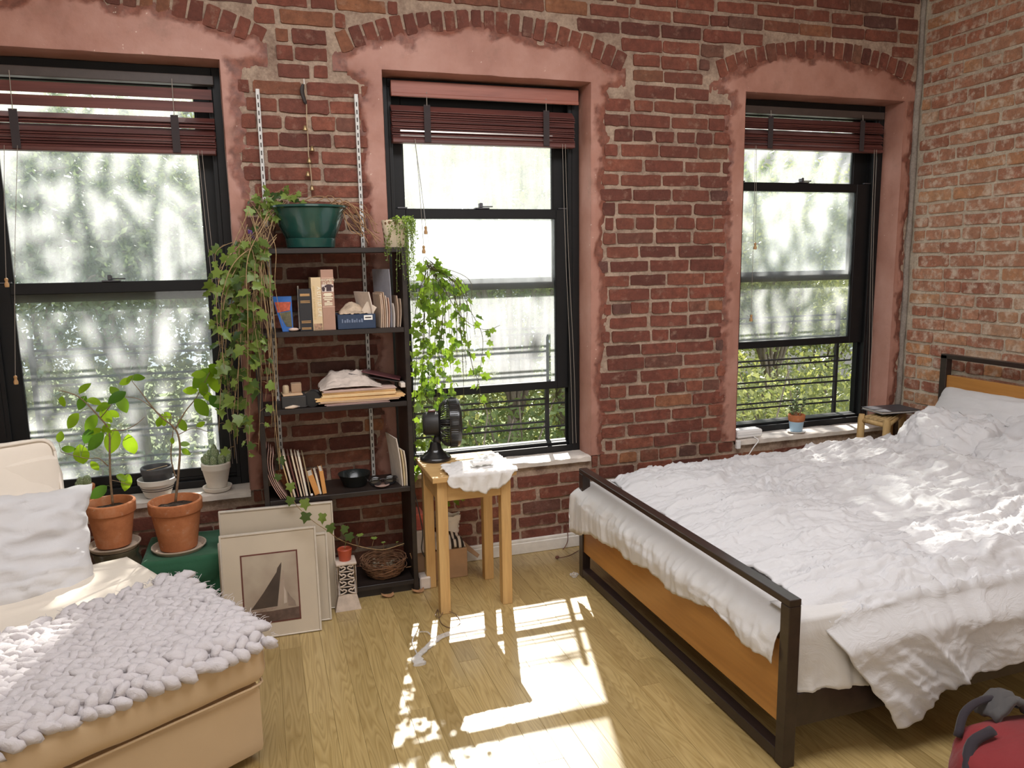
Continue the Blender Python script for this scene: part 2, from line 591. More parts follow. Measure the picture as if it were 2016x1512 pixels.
# arch voussoirs, each its own piece
vm = {}
for v in range(8):
    g = brick_mesh(0.058, 0.100, 700 + v)
    vm[v] = MB().add(*g).mesh('arch_brick', M_BRICK)
for (a, b) in WIN:
    xm = (a + b) / 2
    amax = math.asin(ARC_A / ARC_R)
    nv = 23
    for i in range(nv):
        th = -amax + 2 * amax * (i + 0.5) / nv
        rr = ARC_R + ARC_T / 2
        x, z = xm + math.sin(th) * rr, ARC_ZC + math.cos(th) * rr
        if x > XR - 0.05 or x < -1.9: continue
        o = bpy.data.objects.new('arch_brick', vm[RB.randrange(8)])
        o.parent = wall_back
        o.matrix_local = Matrix.Translation((x, YW + RB.uniform(-.003, .004), z)) @ Matrix.Rotation(th + RB.uniform(-.03, .03), 4, 'Y') @ Matrix.Diagonal((RB.uniform(.85, 1.05), 1, RB.uniform(.9, 1.06), 1))
        COL.objects.link(o)

rb = []
RHEAD = {34, 28, 22, 16, 12}
for n in range(0, 42):
    zc = ROWZ(n) + 0.03725
    for ya, yb, k in lay(n, -0.4, YW - 0.03, RB, RHEAD):
        ya, yb = max(ya, -0.4), min(yb, YW - 0.03)
        if yb - ya > 0.03 and zc > 0.02:
            rb.append((ya, yb, zc, k if yb - ya > 0.13 else 'h'))
hidr = lambda px, py: (px > 1870 and py > 760) or py > 860
place(rb, True, RB, brick_meshes(M_BRICKR), M_BRICKR, M_BRICKR_J, wall_right, hidr)

# cement bead run down the corner of the two brick walls
bead = MB()
bead.tube([(XR - 0.012 + 0.008 * fbm(z * 3, 1.3), YW - 0.006 + 0.006 * fbm(z * 3, 7.1), z) for z in np.linspace(0.02, 3.0, 70)], [0.016 + 0.007 * fbm(z * 6, 3.3) for z in np.linspace(0.02, 3.0, 70)], 8)
bead.build('corner_mortar', mortar_mat('grey_cement', (0.34, 0.29, 0.25), (0.50, 0.44, 0.38)), wall_back, smooth=True)

# plaster round each opening: a feathered coat over the brick, plus jambs and soffit
for wi, (a, b) in enumerate(WIN):
    xm, hw = (a + b) / 2, (b - a) / 2
    xs = sorted(set([round(v, 4) for v in np.concatenate([np.linspace(a - 0.22, a, 22), np.linspace(a, b, 56), np.linspace(b, min(b + 0.2, XR - 0.02), 20)])]))
    zs = sorted(set([round(v, 4) for v in np.concatenate([np.linspace(0.5, ZH, 110), np.linspace(ZH, 2.80, 26)])]))
    def band(x, z):
        dx = abs(x - xm)
        side = (hw + (0.105 if x < xm else 0.08)) - dx
        if z > ZH - 0.02:
            rad = ARC_R + 0.012 - math.hypot(x - xm, z - ARC_ZC)
            d = min(rad, 0.74 - dx) if z > 2.46 else max(min(rad, 0.74 - dx) * sm(2.40, 2.47, z), side)
        else:
            d = side
        return d + 0.045 * fbm(x * 6 + wi * 9, z * 6) + 0.022 * fbm(x * 24, z * 24, wi)
    vid, mb, rims = {}, MB(), []
    def vert(i, j):
        if (i, j) not in vid:
            x, z = xs[i], zs[j]
            d = band(x, z)
            off = -0.010 + 0.0155 * sm(-0.03, 0.05, d) + 0.003 * fbm(x * 16, z * 16) + .002 * fbm(x * 40, z * 40)
            vid[i, j] = len(mb.v)
            mb.v.append((x, YW - off, z))
            rims.append(1 - sm(0.0, 0.075, d))
        return vid[i, j]
    for i in range(len(xs) - 1):
        for j in range(len(zs) - 1):
            xc, zc = (xs[i] + xs[i + 1]) / 2, (zs[j] + zs[j + 1]) / 2
            if a < xc < b and zc < ZH: continue
            if band(xc, zc) < -0.04: continue
            mb.f.append((vert(i, j), vert(i + 1, j), vert(i + 1, j + 1), vert(i, j + 1)))
    ps = mb.build('plaster_surround', M_PLASTER, wall_back, smooth=True)
    ps.data.attributes.new('rim', 'FLOAT', 'POINT').data.foreach_set('value', rims)
    jm = MB()
    y0, y1, e = YW - 0.010, YW + 0.14, 0.004
    ks = 22
    for sx, sg in ((a, 1), (b, -1)):
        jm.grid(ks, 5, lambda u, v, sx=sx, sg=sg: (sx + sg * (e * sm(0, .15, v) + 0.0025 * fbm(u * 14, v * 3, sx)), lerp(y0, y1, v), lerp(0.49, ZH, u)))
    jm.grid(ks, 5, lambda u, v: (lerp(a, b, u), lerp(y0, y1, v), ZH - e * sm(0, .15, v) + 0.0025 * fbm(u * 9, v * 3, 5.5)))
    jm.build('plaster_reveal', M_PLASTER, wall_back, smooth=True)

# rest of the shell: plain painted walls and ceiling of the loft, out of the photograph
M_PAINT = pm('white_wall_paint', (0.78, 0.75, 0.69), 0.8, 0.04, 3, 0.1, 40)
struct('ceiling', MB().span((-2.7, -3.0, 3.12), (3.98, 3.98, 3.22)), M_PAINT)
struct('wall_left', MB().span((-2.7, -2.95, 0), (-2.45, 3.98, 3.12)), M_PAINT)
struct('wall_front', MB().span((-2.7, -3.1, 0), (3.98, -2.95, 3.12)), M_PAINT)

# oak strip floor, every strip a plank
struct('floor', fl := MB().span((-2.45, -2.95, -0.06), (3.77, 3.72, -0.019)), pm('subfloor', (0.09, 0.06, 0.04), 0.9, 0.2, 5))
floor = bpy.data.objects['floor']
def oak():
    t = NT('oak_strip')
    oi = t.n('ObjectInfo').outputs['Random']
    off = t.n('CombineXYZ', ins={'X': t.math('MULTIPLY', oi, 53.0), 'Y': t.math('MULTIPLY', oi, 29.0), 'Z': 0.0}).outputs[0]
    v = t.n('VectorMath', operation='ADD', ins={0: t.coord('Object', (11, 0.9, 1)), 1: off}).outputs[0]
    g = t.noise(v, 1.3, 2, 0.5, 0.3)
    rings = t.math('FRACT', t.math('MULTIPLY', g, 16.0))
    gr = t.ramp(rings, [(0.0, (0.46, 0.325, 0.130)), (0.55, (0.55, 0.40, 0.175)), (0.9, (0.40, 0.275, 0.105)), (1.0, (0.46, 0.325, 0.130))])
    fine = t.noise(t.n('VectorMath', operation='ADD', ins={0: t.coord('Object', (160, 4, 1)), 1: off}).outputs[0], 1.0, 3, 0.6)
    c = t.mix(0.25, gr, t.ramp(fine, [(0.3, 0.55), (0.7, 1.1)]), 'MULTIPLY')
    tone = t.ramp(t.math('FRACT', t.math('MULTIPLY', oi, 7.31)), [(0, (0.70, 0.68, 0.63)), (0.5, (0.88, 0.88, 0.86)), (1, (1.0, 1.0, 1.0))])
    c = t.mix(1.0, c, tone, 'MULTIPLY')
    b = t.bump(fine, 0.12, 0.001)
    p = t.bsdf(c, 0.30, 0, b, 0.55)
    t.set(p, 'Coat Weight', 0.4); t.set(p, 'Coat Roughness', 0.20)
    return t.done(p)
M_OAK = oak()
RF = random.Random(5)
PW = 0.083
pl_mesh = {}
for L in (0.55, 0.8, 1.05, 1.3, 1.6, 1.95):
    pl_mesh[L] = MB().box((0, 0, -0.009), (PW - 0.0005, L - 0.0005, 0.018), 0.0005).mesh('plank', M_OAK)
rest = MB()
nplank = 0
x = -1.42
while x < XR - 0.01:
    y = YW - 0.004 + RF.uniform(0, 0.5)
    while y > -0.35:
        L = RF.choice(list(pl_mesh))
        y0 = y - L
        if y > YW - 0.003:      # first strip runs under the wall line: trim it
            Lc = YW - 0.003 - y0
            if Lc < 0.12:
                y = y0; continue
        else:
            Lc = L
        cy = y0 + Lc / 2
        vis = any(-60 < proj((x, yy, 0))[0] < 2080 and 900 < proj((x, yy, 0))[1] < 1620 and proj((x, yy, 0))[2] > .3 for yy in (y0, cy, y0 + Lc))
        if vis and nplank < 290:
            o = bpy.data.objects.new('plank', pl_mesh[L])
            o.parent = floor
            o.matrix_local = Matrix.Translation((x + PW / 2, cy, RF.uniform(-0.0004, 0.0004))) @ Matrix.Diagonal((1, Lc / L, 1, 1))
            COL.objects.link(o)
            nplank += 1
        else:
            rest.box((x + PW / 2, cy, -0.009), (PW - .0005, Lc - .0005, .018), 0.0005)
        y = y0
    x += PW
x = -2.45
rest.span((-2.45, -2.95, -0.018), (-1.42, YW, 0)); rest.span((-1.42, -2.95, -0.018), (3.76, -0.5, -0.001))
rest.build('plank_field', M_OAK, floor, kind='stuff')

M_WHITEPAINT = pm('chipped_white_paint', (0.74, 0.70, 0.64), 0.45, 0.10, 14, 0.3, 60)
bbm = MB()
bbm.span((0.70, YW - 0.020, 0.0), (XR - 0.01, YW + 0.004, 0.062), 0.003)
bbm.span((0.70, YW - 0.013, 0.062), (XR - 0.01, YW + 0.004, 0.078), 0.003)
struct('baseboard_back', bbm, M_WHITEPAINT)
bbm = MB(); bbm.span((-2.4, YW - 0.020, 0.0), (-0.05, YW + 0.004, 0.078), 0.003)
struct('baseboard_left', bbm, M_WHITEPAINT)

# ------------------------------------------------------------------ windows
M_BLACK = pm('black_aluminium', (0.008, 0.008, 0.0085), 0.5, 0.15, 12, 0.05, 60, 0.0, 0.3)
def glass_mat():
    t = NT('dusty_window_glass')
    pos = t.coord('Position')
    d = t.noise(pos, 5.0, 6, 0.65)
    streak = t.noise(t.coord('Position', (26, 1, 2.2)), 1.0, 4, 0.6)
    dust = t.math('ADD', t.ramp(d, [(0.3, 0.11), (0.7, 0.19)]), t.ramp(streak, [(0.35, 0.0), (0.75, 0.07)]), True)
    tr = t.n('BsdfTransparent', ins={'Color': (0.97, 0.985, 0.98, 1)})
    tl = t.n('BsdfTranslucent', ins={'Color': (0.97, 0.98, 1.0, 1)})
    g = t.n('BsdfGlossy', ins={'Color': (1, 1, 1, 1), 'Roughness': 0.03})
    m1 = t.n('MixShader', ins={0: dust, 1: tr.outputs[0], 2: tl.outputs[0]})
    m2 = t.n('MixShader', ins={0: 0.035, 1: m1.outputs[0], 2: g.outputs[0]})
    return t.done(m2)
M_GLASS = glass_mat()
M_SILL = pm('worn_white_stone_sill', (0.66, 0.60, 0.54), 0.5, 0.22, 9, 0.5, 45, bdist=0.006)
M_STEEL = pm('grey_lock_metal', (0.10, 0.10, 0.11), 0.35, 0.1, 20, 0.0, metal=0.6)

def sash(parent, name, x0, x1, z0, z1, y0, y1, sl, sr, rb_, rt_, lock=False):
    m = MB()
    m.span((x0, y0, z0), (x0 + sl, y1, z1), 0.003)
    m.span((x1 - sr, y0, z0), (x1, y1, z1), 0.003)
    m.span((x0 + sl - .002, y0 + .001, z0), (x1 - sr + .002, y1 - .001, z0 + rb_), 0.003)
    m.span((x0 + sl - .002, y0 + .001, z1 - rt_), (x1 - sr + .002, y1 - .001, z1), 0.003)
    # glazing bead
    for lo, hi in (((x0 + sl, y0 + .004, z0 + rb_), (x0 + sl + .006, y1 - .004, z1 - rt_)), ((x1 - sr - .006, y0 + .004, z0 + rb_), (x1 - sr, y1 - .004, z1 - rt_))):
        m.span(lo, hi)
    s = m.build(name, M_BLACK, parent)
    ym = (y0 + y1) / 2
    MB().span((x0 + sl - .004, ym - .002, z0 + rb_ - .004), (x1 - sr + .004, ym + .002, z1 - rt_ + .004)).build('pane', M_GLASS, s)
    if lock:
        xm = (x0 + x1) / 2
        k = MB()
        k.span((xm - .045, y0 - .006, z1), (xm + .03, y1 + .004, z1 + .006), .001)
        k.span((xm - .022, y0 - .002, z1 + .006), (xm - .004, y1, z1 + .030), .003)
        k.beam((xm - .004, ym, z1 + .012), (xm + .05, ym - .01, z1 + .012), .010, .006, .001)
        k.build('sash_lock', M_STEEL, s)
        k = MB()
        for xx in (x0 + .03, x1 - .06):
            k.span((xx, y0 - .004, z1), (xx + .05, y0 + .012, z1 + .007), .001)
        k.build('tilt_latch', M_STEEL, s)
    return s

for i, (a, b) in enumerate(WIN):
    w = thing('window_%d' % (i + 1), None, None, ((a + b) / 2, 3.9, ZS), kind='structure')
    rj = 0.045
    m = MB()
    y0, y1 = 3.845, 3.965
    m.span((a + .003, y0, 0.474), (a + rj, y1, ZH - .003), .003)
    m.span((b - rj, y0, 0.474), (b - .003, y1, ZH - .003), .003)
    m.span((a + rj - .002, y0 + .001, 2.385), (b - rj + .002, y1, ZH - .004), .003)
    m.span((a + rj - .002, y0 + .001, 0.474), (b - rj + .002, y1, 0.535), .003)
    m.span((a + rj - .002, y0 + .028, 0.535), (b - rj + .002, y1, 0.548), .002)
    # inner stops / tracks
    for lo, hi in ((a + rj - .001, a + rj + .018), (b - rj - .018, b - rj + .001)):
        m.span((lo, y0 + .004, .535), (hi, y0 + .022, 2.387), .002)
        m.span((lo, 3.905, .535), (hi, 3.913, 2.387))
    m.build('frame', M_BLACK, w)
    x0, x1 = a + rj + .002, b - rj - .002
    sr = 0.078 if i < 2 else 0.108
    sash(w, 'upper_sash', x0, x1, 1.400, 2.384, 3.914, 3.944, .072, sr, .060, (.035, .088, .035)[i])
    lo, hi = ((0.548, 1.487), (0.852, 1.816), (0.975, 1.978))[i]
    if i == 2: lo, hi = 1.007, 1.975
    sash(w, 'lower_sash', x0, x1, lo, hi, 3.874, 3.904, .072, sr, .042, .050, True)
    sl = MB()
    sl.grid(30, 8, lambda u, v: (lerp(a + .001, b - .001, u), lerp(YW - .014, 3.85, v), ZS + .004 * fbm(u * 9, v * 3, i) - (.006 * (1 + fbm(u * 22, 3, i)) if v == 0 else 0)))
    sl.grid(30, 1, lambda u, v: (lerp(a + .001, b - .001, u), YW - .014 + .004 * fbm(u * 20, v * 2, i + 4.), lerp(.472, ZS - .006 * (1 + fbm(u * 22, 3, i)) + .004 * fbm(u * 9, 0, i), v)))
    sl.build('sill', M_SILL, w, smooth=True, angle=40)

# window guards of telescoping bars outside
M_IRON = pm('dark_painted_iron', (0.028, 0.026, 0.027), 0.5, 0.2, 20, 0.1, 60)
GLAB = ['black bar guard outside the sash behind the two lemon saplings', 'black bar guard outside the sash behind the black fan', 'black bar guard outside the sash behind the little jade plant']
for i, (a, b) in enumerate(WIN):
    g = thing('window_guard', GLAB[i], 'window guard', ((a + b) / 2, 3.99, .5), 'bar guards outside the windows')
    posts = (a + .14, b - .14)
    for px_ in posts:
        MB().span((px_ - .011, 3.986, .505), (px_ + .011, 4.008, 1.235), .002).build('post', M_IRON, g)
    for k in range(5):
        z = 1.178 - .1335 * k
        for zz, xx0, xx1, yy in ((z, a + .03, posts[1], 3.997), (z - .031, posts[0], b - .03, 3.991)):
            MB().tube([(xx0, yy, zz), (xx1, yy, zz)], .0062, 6).build('bar', M_IRON, g)
    MB().span((a + .03, 3.975, .47), (b - .03, 4.02, .505)).build('base_rail', M_IRON, g)

# ------------------------------------------------------------------ venetian blinds
M_SLAT = wood('stained_blind_slat', (0.180, 0.062, 0.050), (0.085, 0.030, 0.027), 0.4, 1.0, 0, 0.4, 0.05)
M_TAPE = pm('dark_ladder_tape', (0.035, 0.025, 0.026), 0.8)
M_CORD = pm('blind_cord', (0.30, 0.26, 0.22), 0.8, 0.05)
M_TASSEL = wood('turned_tassel_wood', (0.62, 0.38, 0.17), (0.42, 0.22, 0.09), 0.4, 6)
BL = ['half-closed dark wooden venetian blind, gaps near its top, over the lemon saplings',
      'raised red-brown wooden venetian blind with front valance, above the black fan',
      'raised dark wooden venetian blind nearest the room corner, above the jade plant']
def slat(x0, x1, z, tilt, name, parent, rng, yc=3.822, wdt=.048):
    m = MB()
    a = tilt
    mm = Matrix.Translation(((x0 + x1) / 2 + rng.uniform(-.003, .003), yc + rng.uniform(-.002, .002), z)) @ Matrix.Rotation(a, 4, 'X') @ Matrix.Rotation(rng.uniform(-.0012, .0012), 4, 'Y')
    m.box((0, 0, 0), (x1 - x0, wdt, .003), .001, mm)
    return m.build(name, M_SLAT, parent)
def tassel(p, parent):
    m = MB(); m.lathe([(0.0, 0), (.0085, .001), (.0095, .012), (.006, .022), (.0055, .026), (.0075, .030), (.007, .036), (.0025, .040)], p, 10)
    return m.build('tassel', M_TASSEL, parent, smooth=True, angle=40)
RS = random.Random(3)
for i, (a, b) in enumerate(WIN):
    bl = thing('window_blind', BL[i], 'blind', ((a + b) / 2, 3.82, 2.4), 'wooden blinds at the windows')
    x0, x1 = (a + .055, b - .045)
    if i == 1:
        m = MB()
        m.span((x0, 3.800, 2.335), (x1 + .02, 3.812, 2.408), .002)
        m.span((x0, 3.796, 2.335), (x1 + .02, 3.802, 2.352), .002)
        m.build('valance', wood('red_valance', (0.38, 0.13, 0.085), (0.28, 0.090, 0.060), 0.4, 1, 0), bl)
    MB().span((x0, 3.816, 2.345), (x1 + .01, 3.862, 2.385), .002).build('headrail', pm('brown_headrail', (0.060, 0.043, 0.036), .5), bl)
    def zpx(px, py): return at(px, py, y=3.822).z
    if i == 0:
        tops = [(zpx(100, 161), zpx(100, 183)), (zpx(100, 189), zpx(100, 208))]
        for zt, zb in tops:
            slat(x0, x1, (zt + zb) / 2, 1.30, 'slat', bl, RS)
        z_hi, z_lo = zpx(100, 221), zpx(100, 290)
        gaps = [zpx(100, 249)]
    elif i == 1:
        z_hi, z_lo, gaps = 2.296, 2.138, []
    else:
        z_hi, z_lo, gaps = zpx(1600, 236), zpx(1600, 292), [zpx(1600, 263), zpx(1600, 281)]
    z = z_hi - .012
    while z > z_lo + .008:
        if not any(abs(z - g - .012) < .006 for g in gaps):
            slat(x0, x1, z, 0.72 + RS.uniform(-.12, .12), 'slat', bl, RS)
        z -= RS.uniform(.0085, .0115)
    MB().span((x0, 3.798, z_lo - .016), (x1, 3.846, z_lo + .002), .003).build('bottom_rail', M_SLAT, bl)
    for f in (.18, .83):
        xt = lerp(x0, x1, f)
        MB().span((xt - .016, 3.792, z_lo - .012), (xt + .016, 3.7945, z_hi + .004)).build('ladder_tape', M_TAPE, bl)
        MB().tube([(xt, 3.793, z_hi), (xt + .002, 3.800, 2.36)], .0018, 5).build('ladder_cord', M_CORD, bl)
    # pull cords with wooden tassels, by where they hang
    cords = {0: [((36, 300), (30, 740), 30), ((10, 300), (12, 548), 12)],
             1: [((817, 285), (838, 446), 0), ((818, 285), (834, 484), 0)],
             2: [((1489, 300), (1487, 478), 0), ((1487, 300), (1479, 620), 0)]}[i]
    for (c0, c1, _) in cords:
        p0, p1 = at(*c0, y=3.79), at(*c1, y=3.79)
        cm = MB(); cm.tube(spline([(p0.x, 3.79, z_lo), (lerp(p0.x, p1.x, .55), 3.788, lerp(z_lo, p1.z, .5)), (p1.x, 3.79, p1.z)], 8), .0011, 5)
        co = cm.build('pull_cord', M_CORD, bl)
        tassel((p1.x, 3.79, p1.z - .038), co)
    xr = x1 - .075
    for dx, xe in ((0, .035), (.016, .055)):
        zb = (.62, .56, .50)[i]
        pts = spline([(xr + dx, 3.79, z_lo), (xr + dx + .012, 3.785, 1.6), (xr + xe, 3.78, 1.0), (xr + xe + .01, 3.775, zb)], 14)
        MB().tube(pts, .0012, 5).build('lift_cord', M_CORD, bl)
# ------------------------------------------------------------------ outside: yard, trees, houses
RT = random.Random(21)
def bark():
    t = NT('grey_bark')
    v = t.coord('Position', (1, 1, .25))
    c = t.ramp(t.noise(v, 14, 5, .7), [(.3, (.13, .10, .075)), (.7, (.36, .30, .24))])
    return t.done(t.bsdf(c, .9, 0, t.bump(t.noise(v, 20, 5), .6, .02), .1))
M_BARK = bark()
LEAFS = [leafmat('yard_leaf_green', (.26, .33, .13), (.14, .20, .08), .4), leafmat('yard_leaf_pale', (.40, .42, .20), (.22, .26, .12), .42), leafmat('yard_leaf_grey', (.23, .29, .18), (.14, .18, .11), .4)]
def leaves_at(name, c, leaf, mat, parent, g):
    """one rhombic blade per centre, turned at random, all in one mesh"""
    n = len(c)
    s_ = leaf * g.uniform(.6, 1.4, (n, 1))
    d = g.normal(size=(n, 3)); d /= np.linalg.norm(d, axis=1, keepdims=True)
    e = np.cross(d, g.normal(size=(n, 3))); e /= np.linalg.norm(e, axis=1, keepdims=True) + 1e-9
    v = np.stack([c - d * s_, c - e * s_ * .45, c + d * s_, c + e * s_ * .45], 1).reshape(-1, 3)
    me = bpy.data.meshes.new(name)
    me.from_pydata(v.tolist(), [], np.arange(4 * n).reshape(-1, 4).tolist())
    me.materials.append(mat)
    return link(name, me, parent, kind='stuff')
def tree(loc, h, rad, label, mat, seed, nleaf=2600, trunk_h=None, fork=True, cb=0.3, tr=.12, leaf=.07):
    r = random.Random(seed)
    x, y, z0 = loc
    t = thing('tree', label, 'tree', loc, 'trees in the yard')
    tb = MB()
    th = trunk_h or h * .5
    top = Vector((x + r.uniform(-.2, .2), y + r.uniform(-.2, .2), z0 + th))
    tb.tube(spline([(x, y, z0), (x + r.uniform(-.1, .1), y, z0 + th * .5), top], 8), [lerp(tr * 1.25, tr * .8, k / 8) for k in range(9)], 9)
    tips = []
    for k in range(9):
        a = 2 * PI * k / 9 + r.uniform(-.3, .3)
        up = r.uniform(.35, 1.0)
        e = top + Vector((math.cos(a) * rad * .75, math.sin(a) * rad * .75, (h - th) * up * .85))
        mid = top.lerp(e, .5) + Vector((0, 0, .15 * (h - th)))
        pts = spline([top - Vector((0, 0, .15 * k / 9 * th)), mid, e], 8)
        tb.tube(pts, [lerp(tr * .42, .010, q / 8) for q in range(9)], 6)
        tips += pts[3:]
        for q in range(3):
            b0 = pts[r.randrange(3, 8)]
            e2 = b0 + Vector((r.uniform(-1, 1), r.uniform(-1, 1), r.uniform(-.1, .9))) * rad * .45
            p2 = spline([b0, b0.lerp(e2, .5) + Vector((0, 0, .08)), e2], 5)
            tb.tube(p2, [lerp(.022, .006, q2 / 5) for q2 in range(6)], 4)
            tips += p2[2:]
    tb.build('trunk', M_BARK, t, smooth=True)
    g = np.random.default_rng(seed)
    T = np.array([tuple(p) for p in tips])
    c = T[g.integers(0, len(T), nleaf)] + g.normal(size=(nleaf, 3)) * np.array([1, 1, .8]) * rad * .2
    c[:, 2] += np.where(c[:, 2] < z0 + h * cb, h * .3, 0)
    leaves_at('foliage', c, leaf, mat, t, g)
    return t
G = -3.2
gm = MB(); gm.grid(30, 30, lambda u, v: (lerp(-22, 30, u), lerp(4.4, 40, v), G + .25 * fbm(u * 8, v * 8)))
tag(gm.build('ground', pm('yard_earth_and_grass', (.20, .24, .10), .95, .4, 1.5, .5, 8), smooth=True), kind='structure')
def tx(px, Y): return at(px, 500, y=Y).x
# (x, y, height, crown radius, leaf count, label)
TREES = [
 ((tx(-80, 21), 21, G), 8.6, 3.2, 2600, 2, 3.6, 'far dim tree across the yard at the edge of the first window', .16),
 ((tx(160, 19), 19, G), 9.4, 3.4, 2600, 0, 3.8, 'far tall tree across the yard, straight behind the many-limbed one', .16),
 ((tx(520, 20), 20, G), 8.4, 3, 2600, 2, 3.6, 'far tree across the yard hidden mostly by the brick pier with the shelf', .16),
 ((tx(900, 19), 19, G), 7.6, 2.8, 2600, 2, 3.4, 'far hazy tree across the yard behind the forked trunk', .16),
 ((tx(1090, 21), 21, G), 7.4, 2.8, 2600, 1, 3.4, 'far pale tree across the yard at right of the forked trunk', .16),
 ((tx(1400, 20), 20, G), 7.6, 2.6, 2600, 0, 3.4, 'far tree across the yard beyond the pier, left of the far house', .16),

 ((tx(985, 9.5), 9.5, G), 7.3, 1.9, 2600, 0, 2.9, 'grey-trunked yard tree with a low fork beyond the window with the fan', .14),
 ((tx(250, 10.5), 10.5, G), 7.0, 2.6, 4200, 2, 3.4, 'broad hazy yard tree with many bare limbs beyond the lemon saplings', .16),
 ((tx(60, 13.0), 13.0, G), 7.8, 2.8, 3200, 2, 3.4, 'grey-green tree at far side of the yard beyond the back cushion', .14),
 ((tx(430, 14.0), 14.0, G), 7.6, 2.6, 3000, 1, 3.6, 'pale tree in the yard showing between the ivy and the first window', .14),
 ((tx(840, 12.0), 12.0, G), 8.3, 2.3, 3000, 1, 3.2, 'yellow-green yard tree behind the hanging ivy in the second window', .13),
 ((tx(1110, 12.5), 12.5, G), 8.3, 2.2, 2600, 0, 3.2, 'yard tree at right edge of the second window, behind the forked one', .13),
 ((tx(1490, 10.0), 10.0, G), 6.2, 1.5, 2600, 1, 3.0, 'bright yellow-green yard tree beyond the narrow window, left of the far house', .11),
 ((tx(1640, 13.5), 13.5, G), 4.7, 2.0, 2600, 1, 2.2, 'low leafy yard tree standing before the pale house', .10),
 ((0.35, 8.0, G), 9.3, 1.1, 430, 0, 6.9, 'slim tall yard tree whose crown shades the first window from above', .09),
 ((4.5, 8.2, G), 9.6, 1.35, 700, 0, 6.9, 'slim tall yard tree whose crown shades the bed window from above', .10),
]
for k, (loc, h, rad, nl, mi, th, lab, tr) in enumerate(TREES):
    far = loc[1] > 16
    tree(loc, h, rad, lab, LEAFS[mi], 40 + k, int(nl * ((3.2 if far else 7.5) if nl > 1200 else 1)), th, True, .25, tr * (.8 if far else .72), .105 if far else (.040 if nl > 1200 else .075))
def bush(loc, h, rad, label, mat, seed, n=1500):
    r = random.Random(seed)
    x, y, z0 = loc
    t = thing('bush', label, 'bush', loc, 'bushes in the yard')
    sb = MB()
    for k in range(14):
        a = r.uniform(0, 6.28)
        e = Vector((x + math.cos(a) * rad * r.uniform(.3, .9), y + math.sin(a) * rad * r.uniform(.3, .9), z0 + h * r.uniform(.6, 1)))
        sb.tube(spline([(x + .1 * math.cos(a), y + .1 * math.sin(a), z0), Vector((x, y, z0)).lerp(e, .5) + Vector((0, 0, .3)), e], 6), [.03, .025, .02, .016, .012, .009, .006], 5)
    g = np.random.default_rng(seed)
    n *= 3
    a_, q_, hh = g.uniform(0, 6.28, n), np.sqrt(g.random(n)) * rad, g.random(n)
    c = np.stack([x + np.cos(a_) * q_, y + np.sin(a_) * q_, z0 + h * (1 - (q_ / rad) ** 2 * .45) * np.sqrt(hh)], 1)
    sb.build('stems', M_BARK, t)
    leaves_at('foliage', c, .042, mat, t, g)
BUSH = [(1460, 7.2, 3.7, 1.3, 'leafy yellow-green bush filling the bottom of the narrow window'), (1620, 7.8, 3.6, 1.4, 'leafy bush in the yard right behind the jade plant'),
        (1050, 7.5, 3.4, 1.3, 'yard bush below the forked tree, right of its trunk'), (880, 7.2, 3.5, 1.2, 'yard bush below the forked tree, behind the fan'),
        (300, 8.2, 3.0, 1.5, 'yard bush low behind the second lemon sapling'), (90, 8.4, 3.1, 1.5, 'yard bush low behind the first lemon sapling')]
for k, (px, Y, h, rad, lab) in enumerate(BUSH):
    bush((tx(px, Y), Y, G), h, rad, lab, LEAFS[(1, 1, 0, 0, 2, 2)[k]], 90 + k, 2300)

# tangled growth over the yard floor, uncountable
_g = np.random.default_rng(77)
_n = 110000
_c = np.stack([_g.uniform(-9, 11, _n), _g.uniform(7.6, 17, _n), np.zeros(_n)], 1)
_hgt = np.array([1.5 + .46 * max(0, y - 8) + 1.3 * fbm(x * .55, y * .55, 3.) for x, y in _c[:, :2]])
_c[:, 2] = G + np.clip(_hgt, .25, 6.0) * _g.random(_n) ** .6
tag(leaves_at('undergrowth', _c, .062, LEAFS[1], None, _g), 'tangled yellow-green undergrowth covering the yard floor between the tree trunks', 'undergrowth')

# far house seen hazily through the narrow window
hx0, hx1, hy = tx(1560, 24), tx(1720, 24) + 6, 24.0
house = thing('house', 'pale brick house with white-framed windows and balcony across the yard', 'house', ((hx0 + hx1) / 2, hy + 3, G))
M_HOUSE = pm('pale_house_brick', (.50, .44, .42), .9, .12, 2, .2, 20)
M_FRAMEW = pm('white_window_frame', (.80, .80, .80), .6)
M_DARKPANE = pm('dim_house_pane', (.16, .18, .21), .15, .2, 2, 0)
MB().span((hx0, hy, G), (hx1, hy + 6, 8.5)).build('facade', M_HOUSE, house)
MB().span((hx0 - .15, hy - .25, 8.5), (hx1 + .15, hy + 6, 8.9)).build('cornice', M_FRAMEW, house)
for zc in (-1.2, 1.6, 4.2, 6.6):
    for k in range(5):
        xc = hx0 + 1.0 + 2.15 * k
        f = MB()
        for lo, hi in (((xc - .5, zc - .8), (xc - .42, zc + .8)), ((xc + .42, zc - .8), (xc + .5, zc + .8)), ((xc - .5, zc + .72), (xc + .5, zc + .8)), ((xc - .5, zc - .86), (xc + .5, zc - .78)), ((xc - .42, zc - .03), (xc + .42, zc + .03)), ((xc - .02, zc - .8), (xc + .02, zc + .8))):
            f.span((lo[0], hy - .07, lo[1]), (hi[0], hy + .02, hi[1]))
        fo = f.build('house_window', M_FRAMEW, house)
        MB().span((xc - .44, hy - .025, zc - .78), (xc + .44, hy - .01, zc + .76)).build('pane', M_DARKPANE, fo)
bal = MB()
bz = 2.3
bal.span((hx0 + 1.6, hy - 1.1, bz - .12), (hx0 + 5.2, hy, bz))
bal.span((hx0 + 1.6, hy - 1.1, bz + .92), (hx0 + 5.2, hy - 1.04, bz + .98))
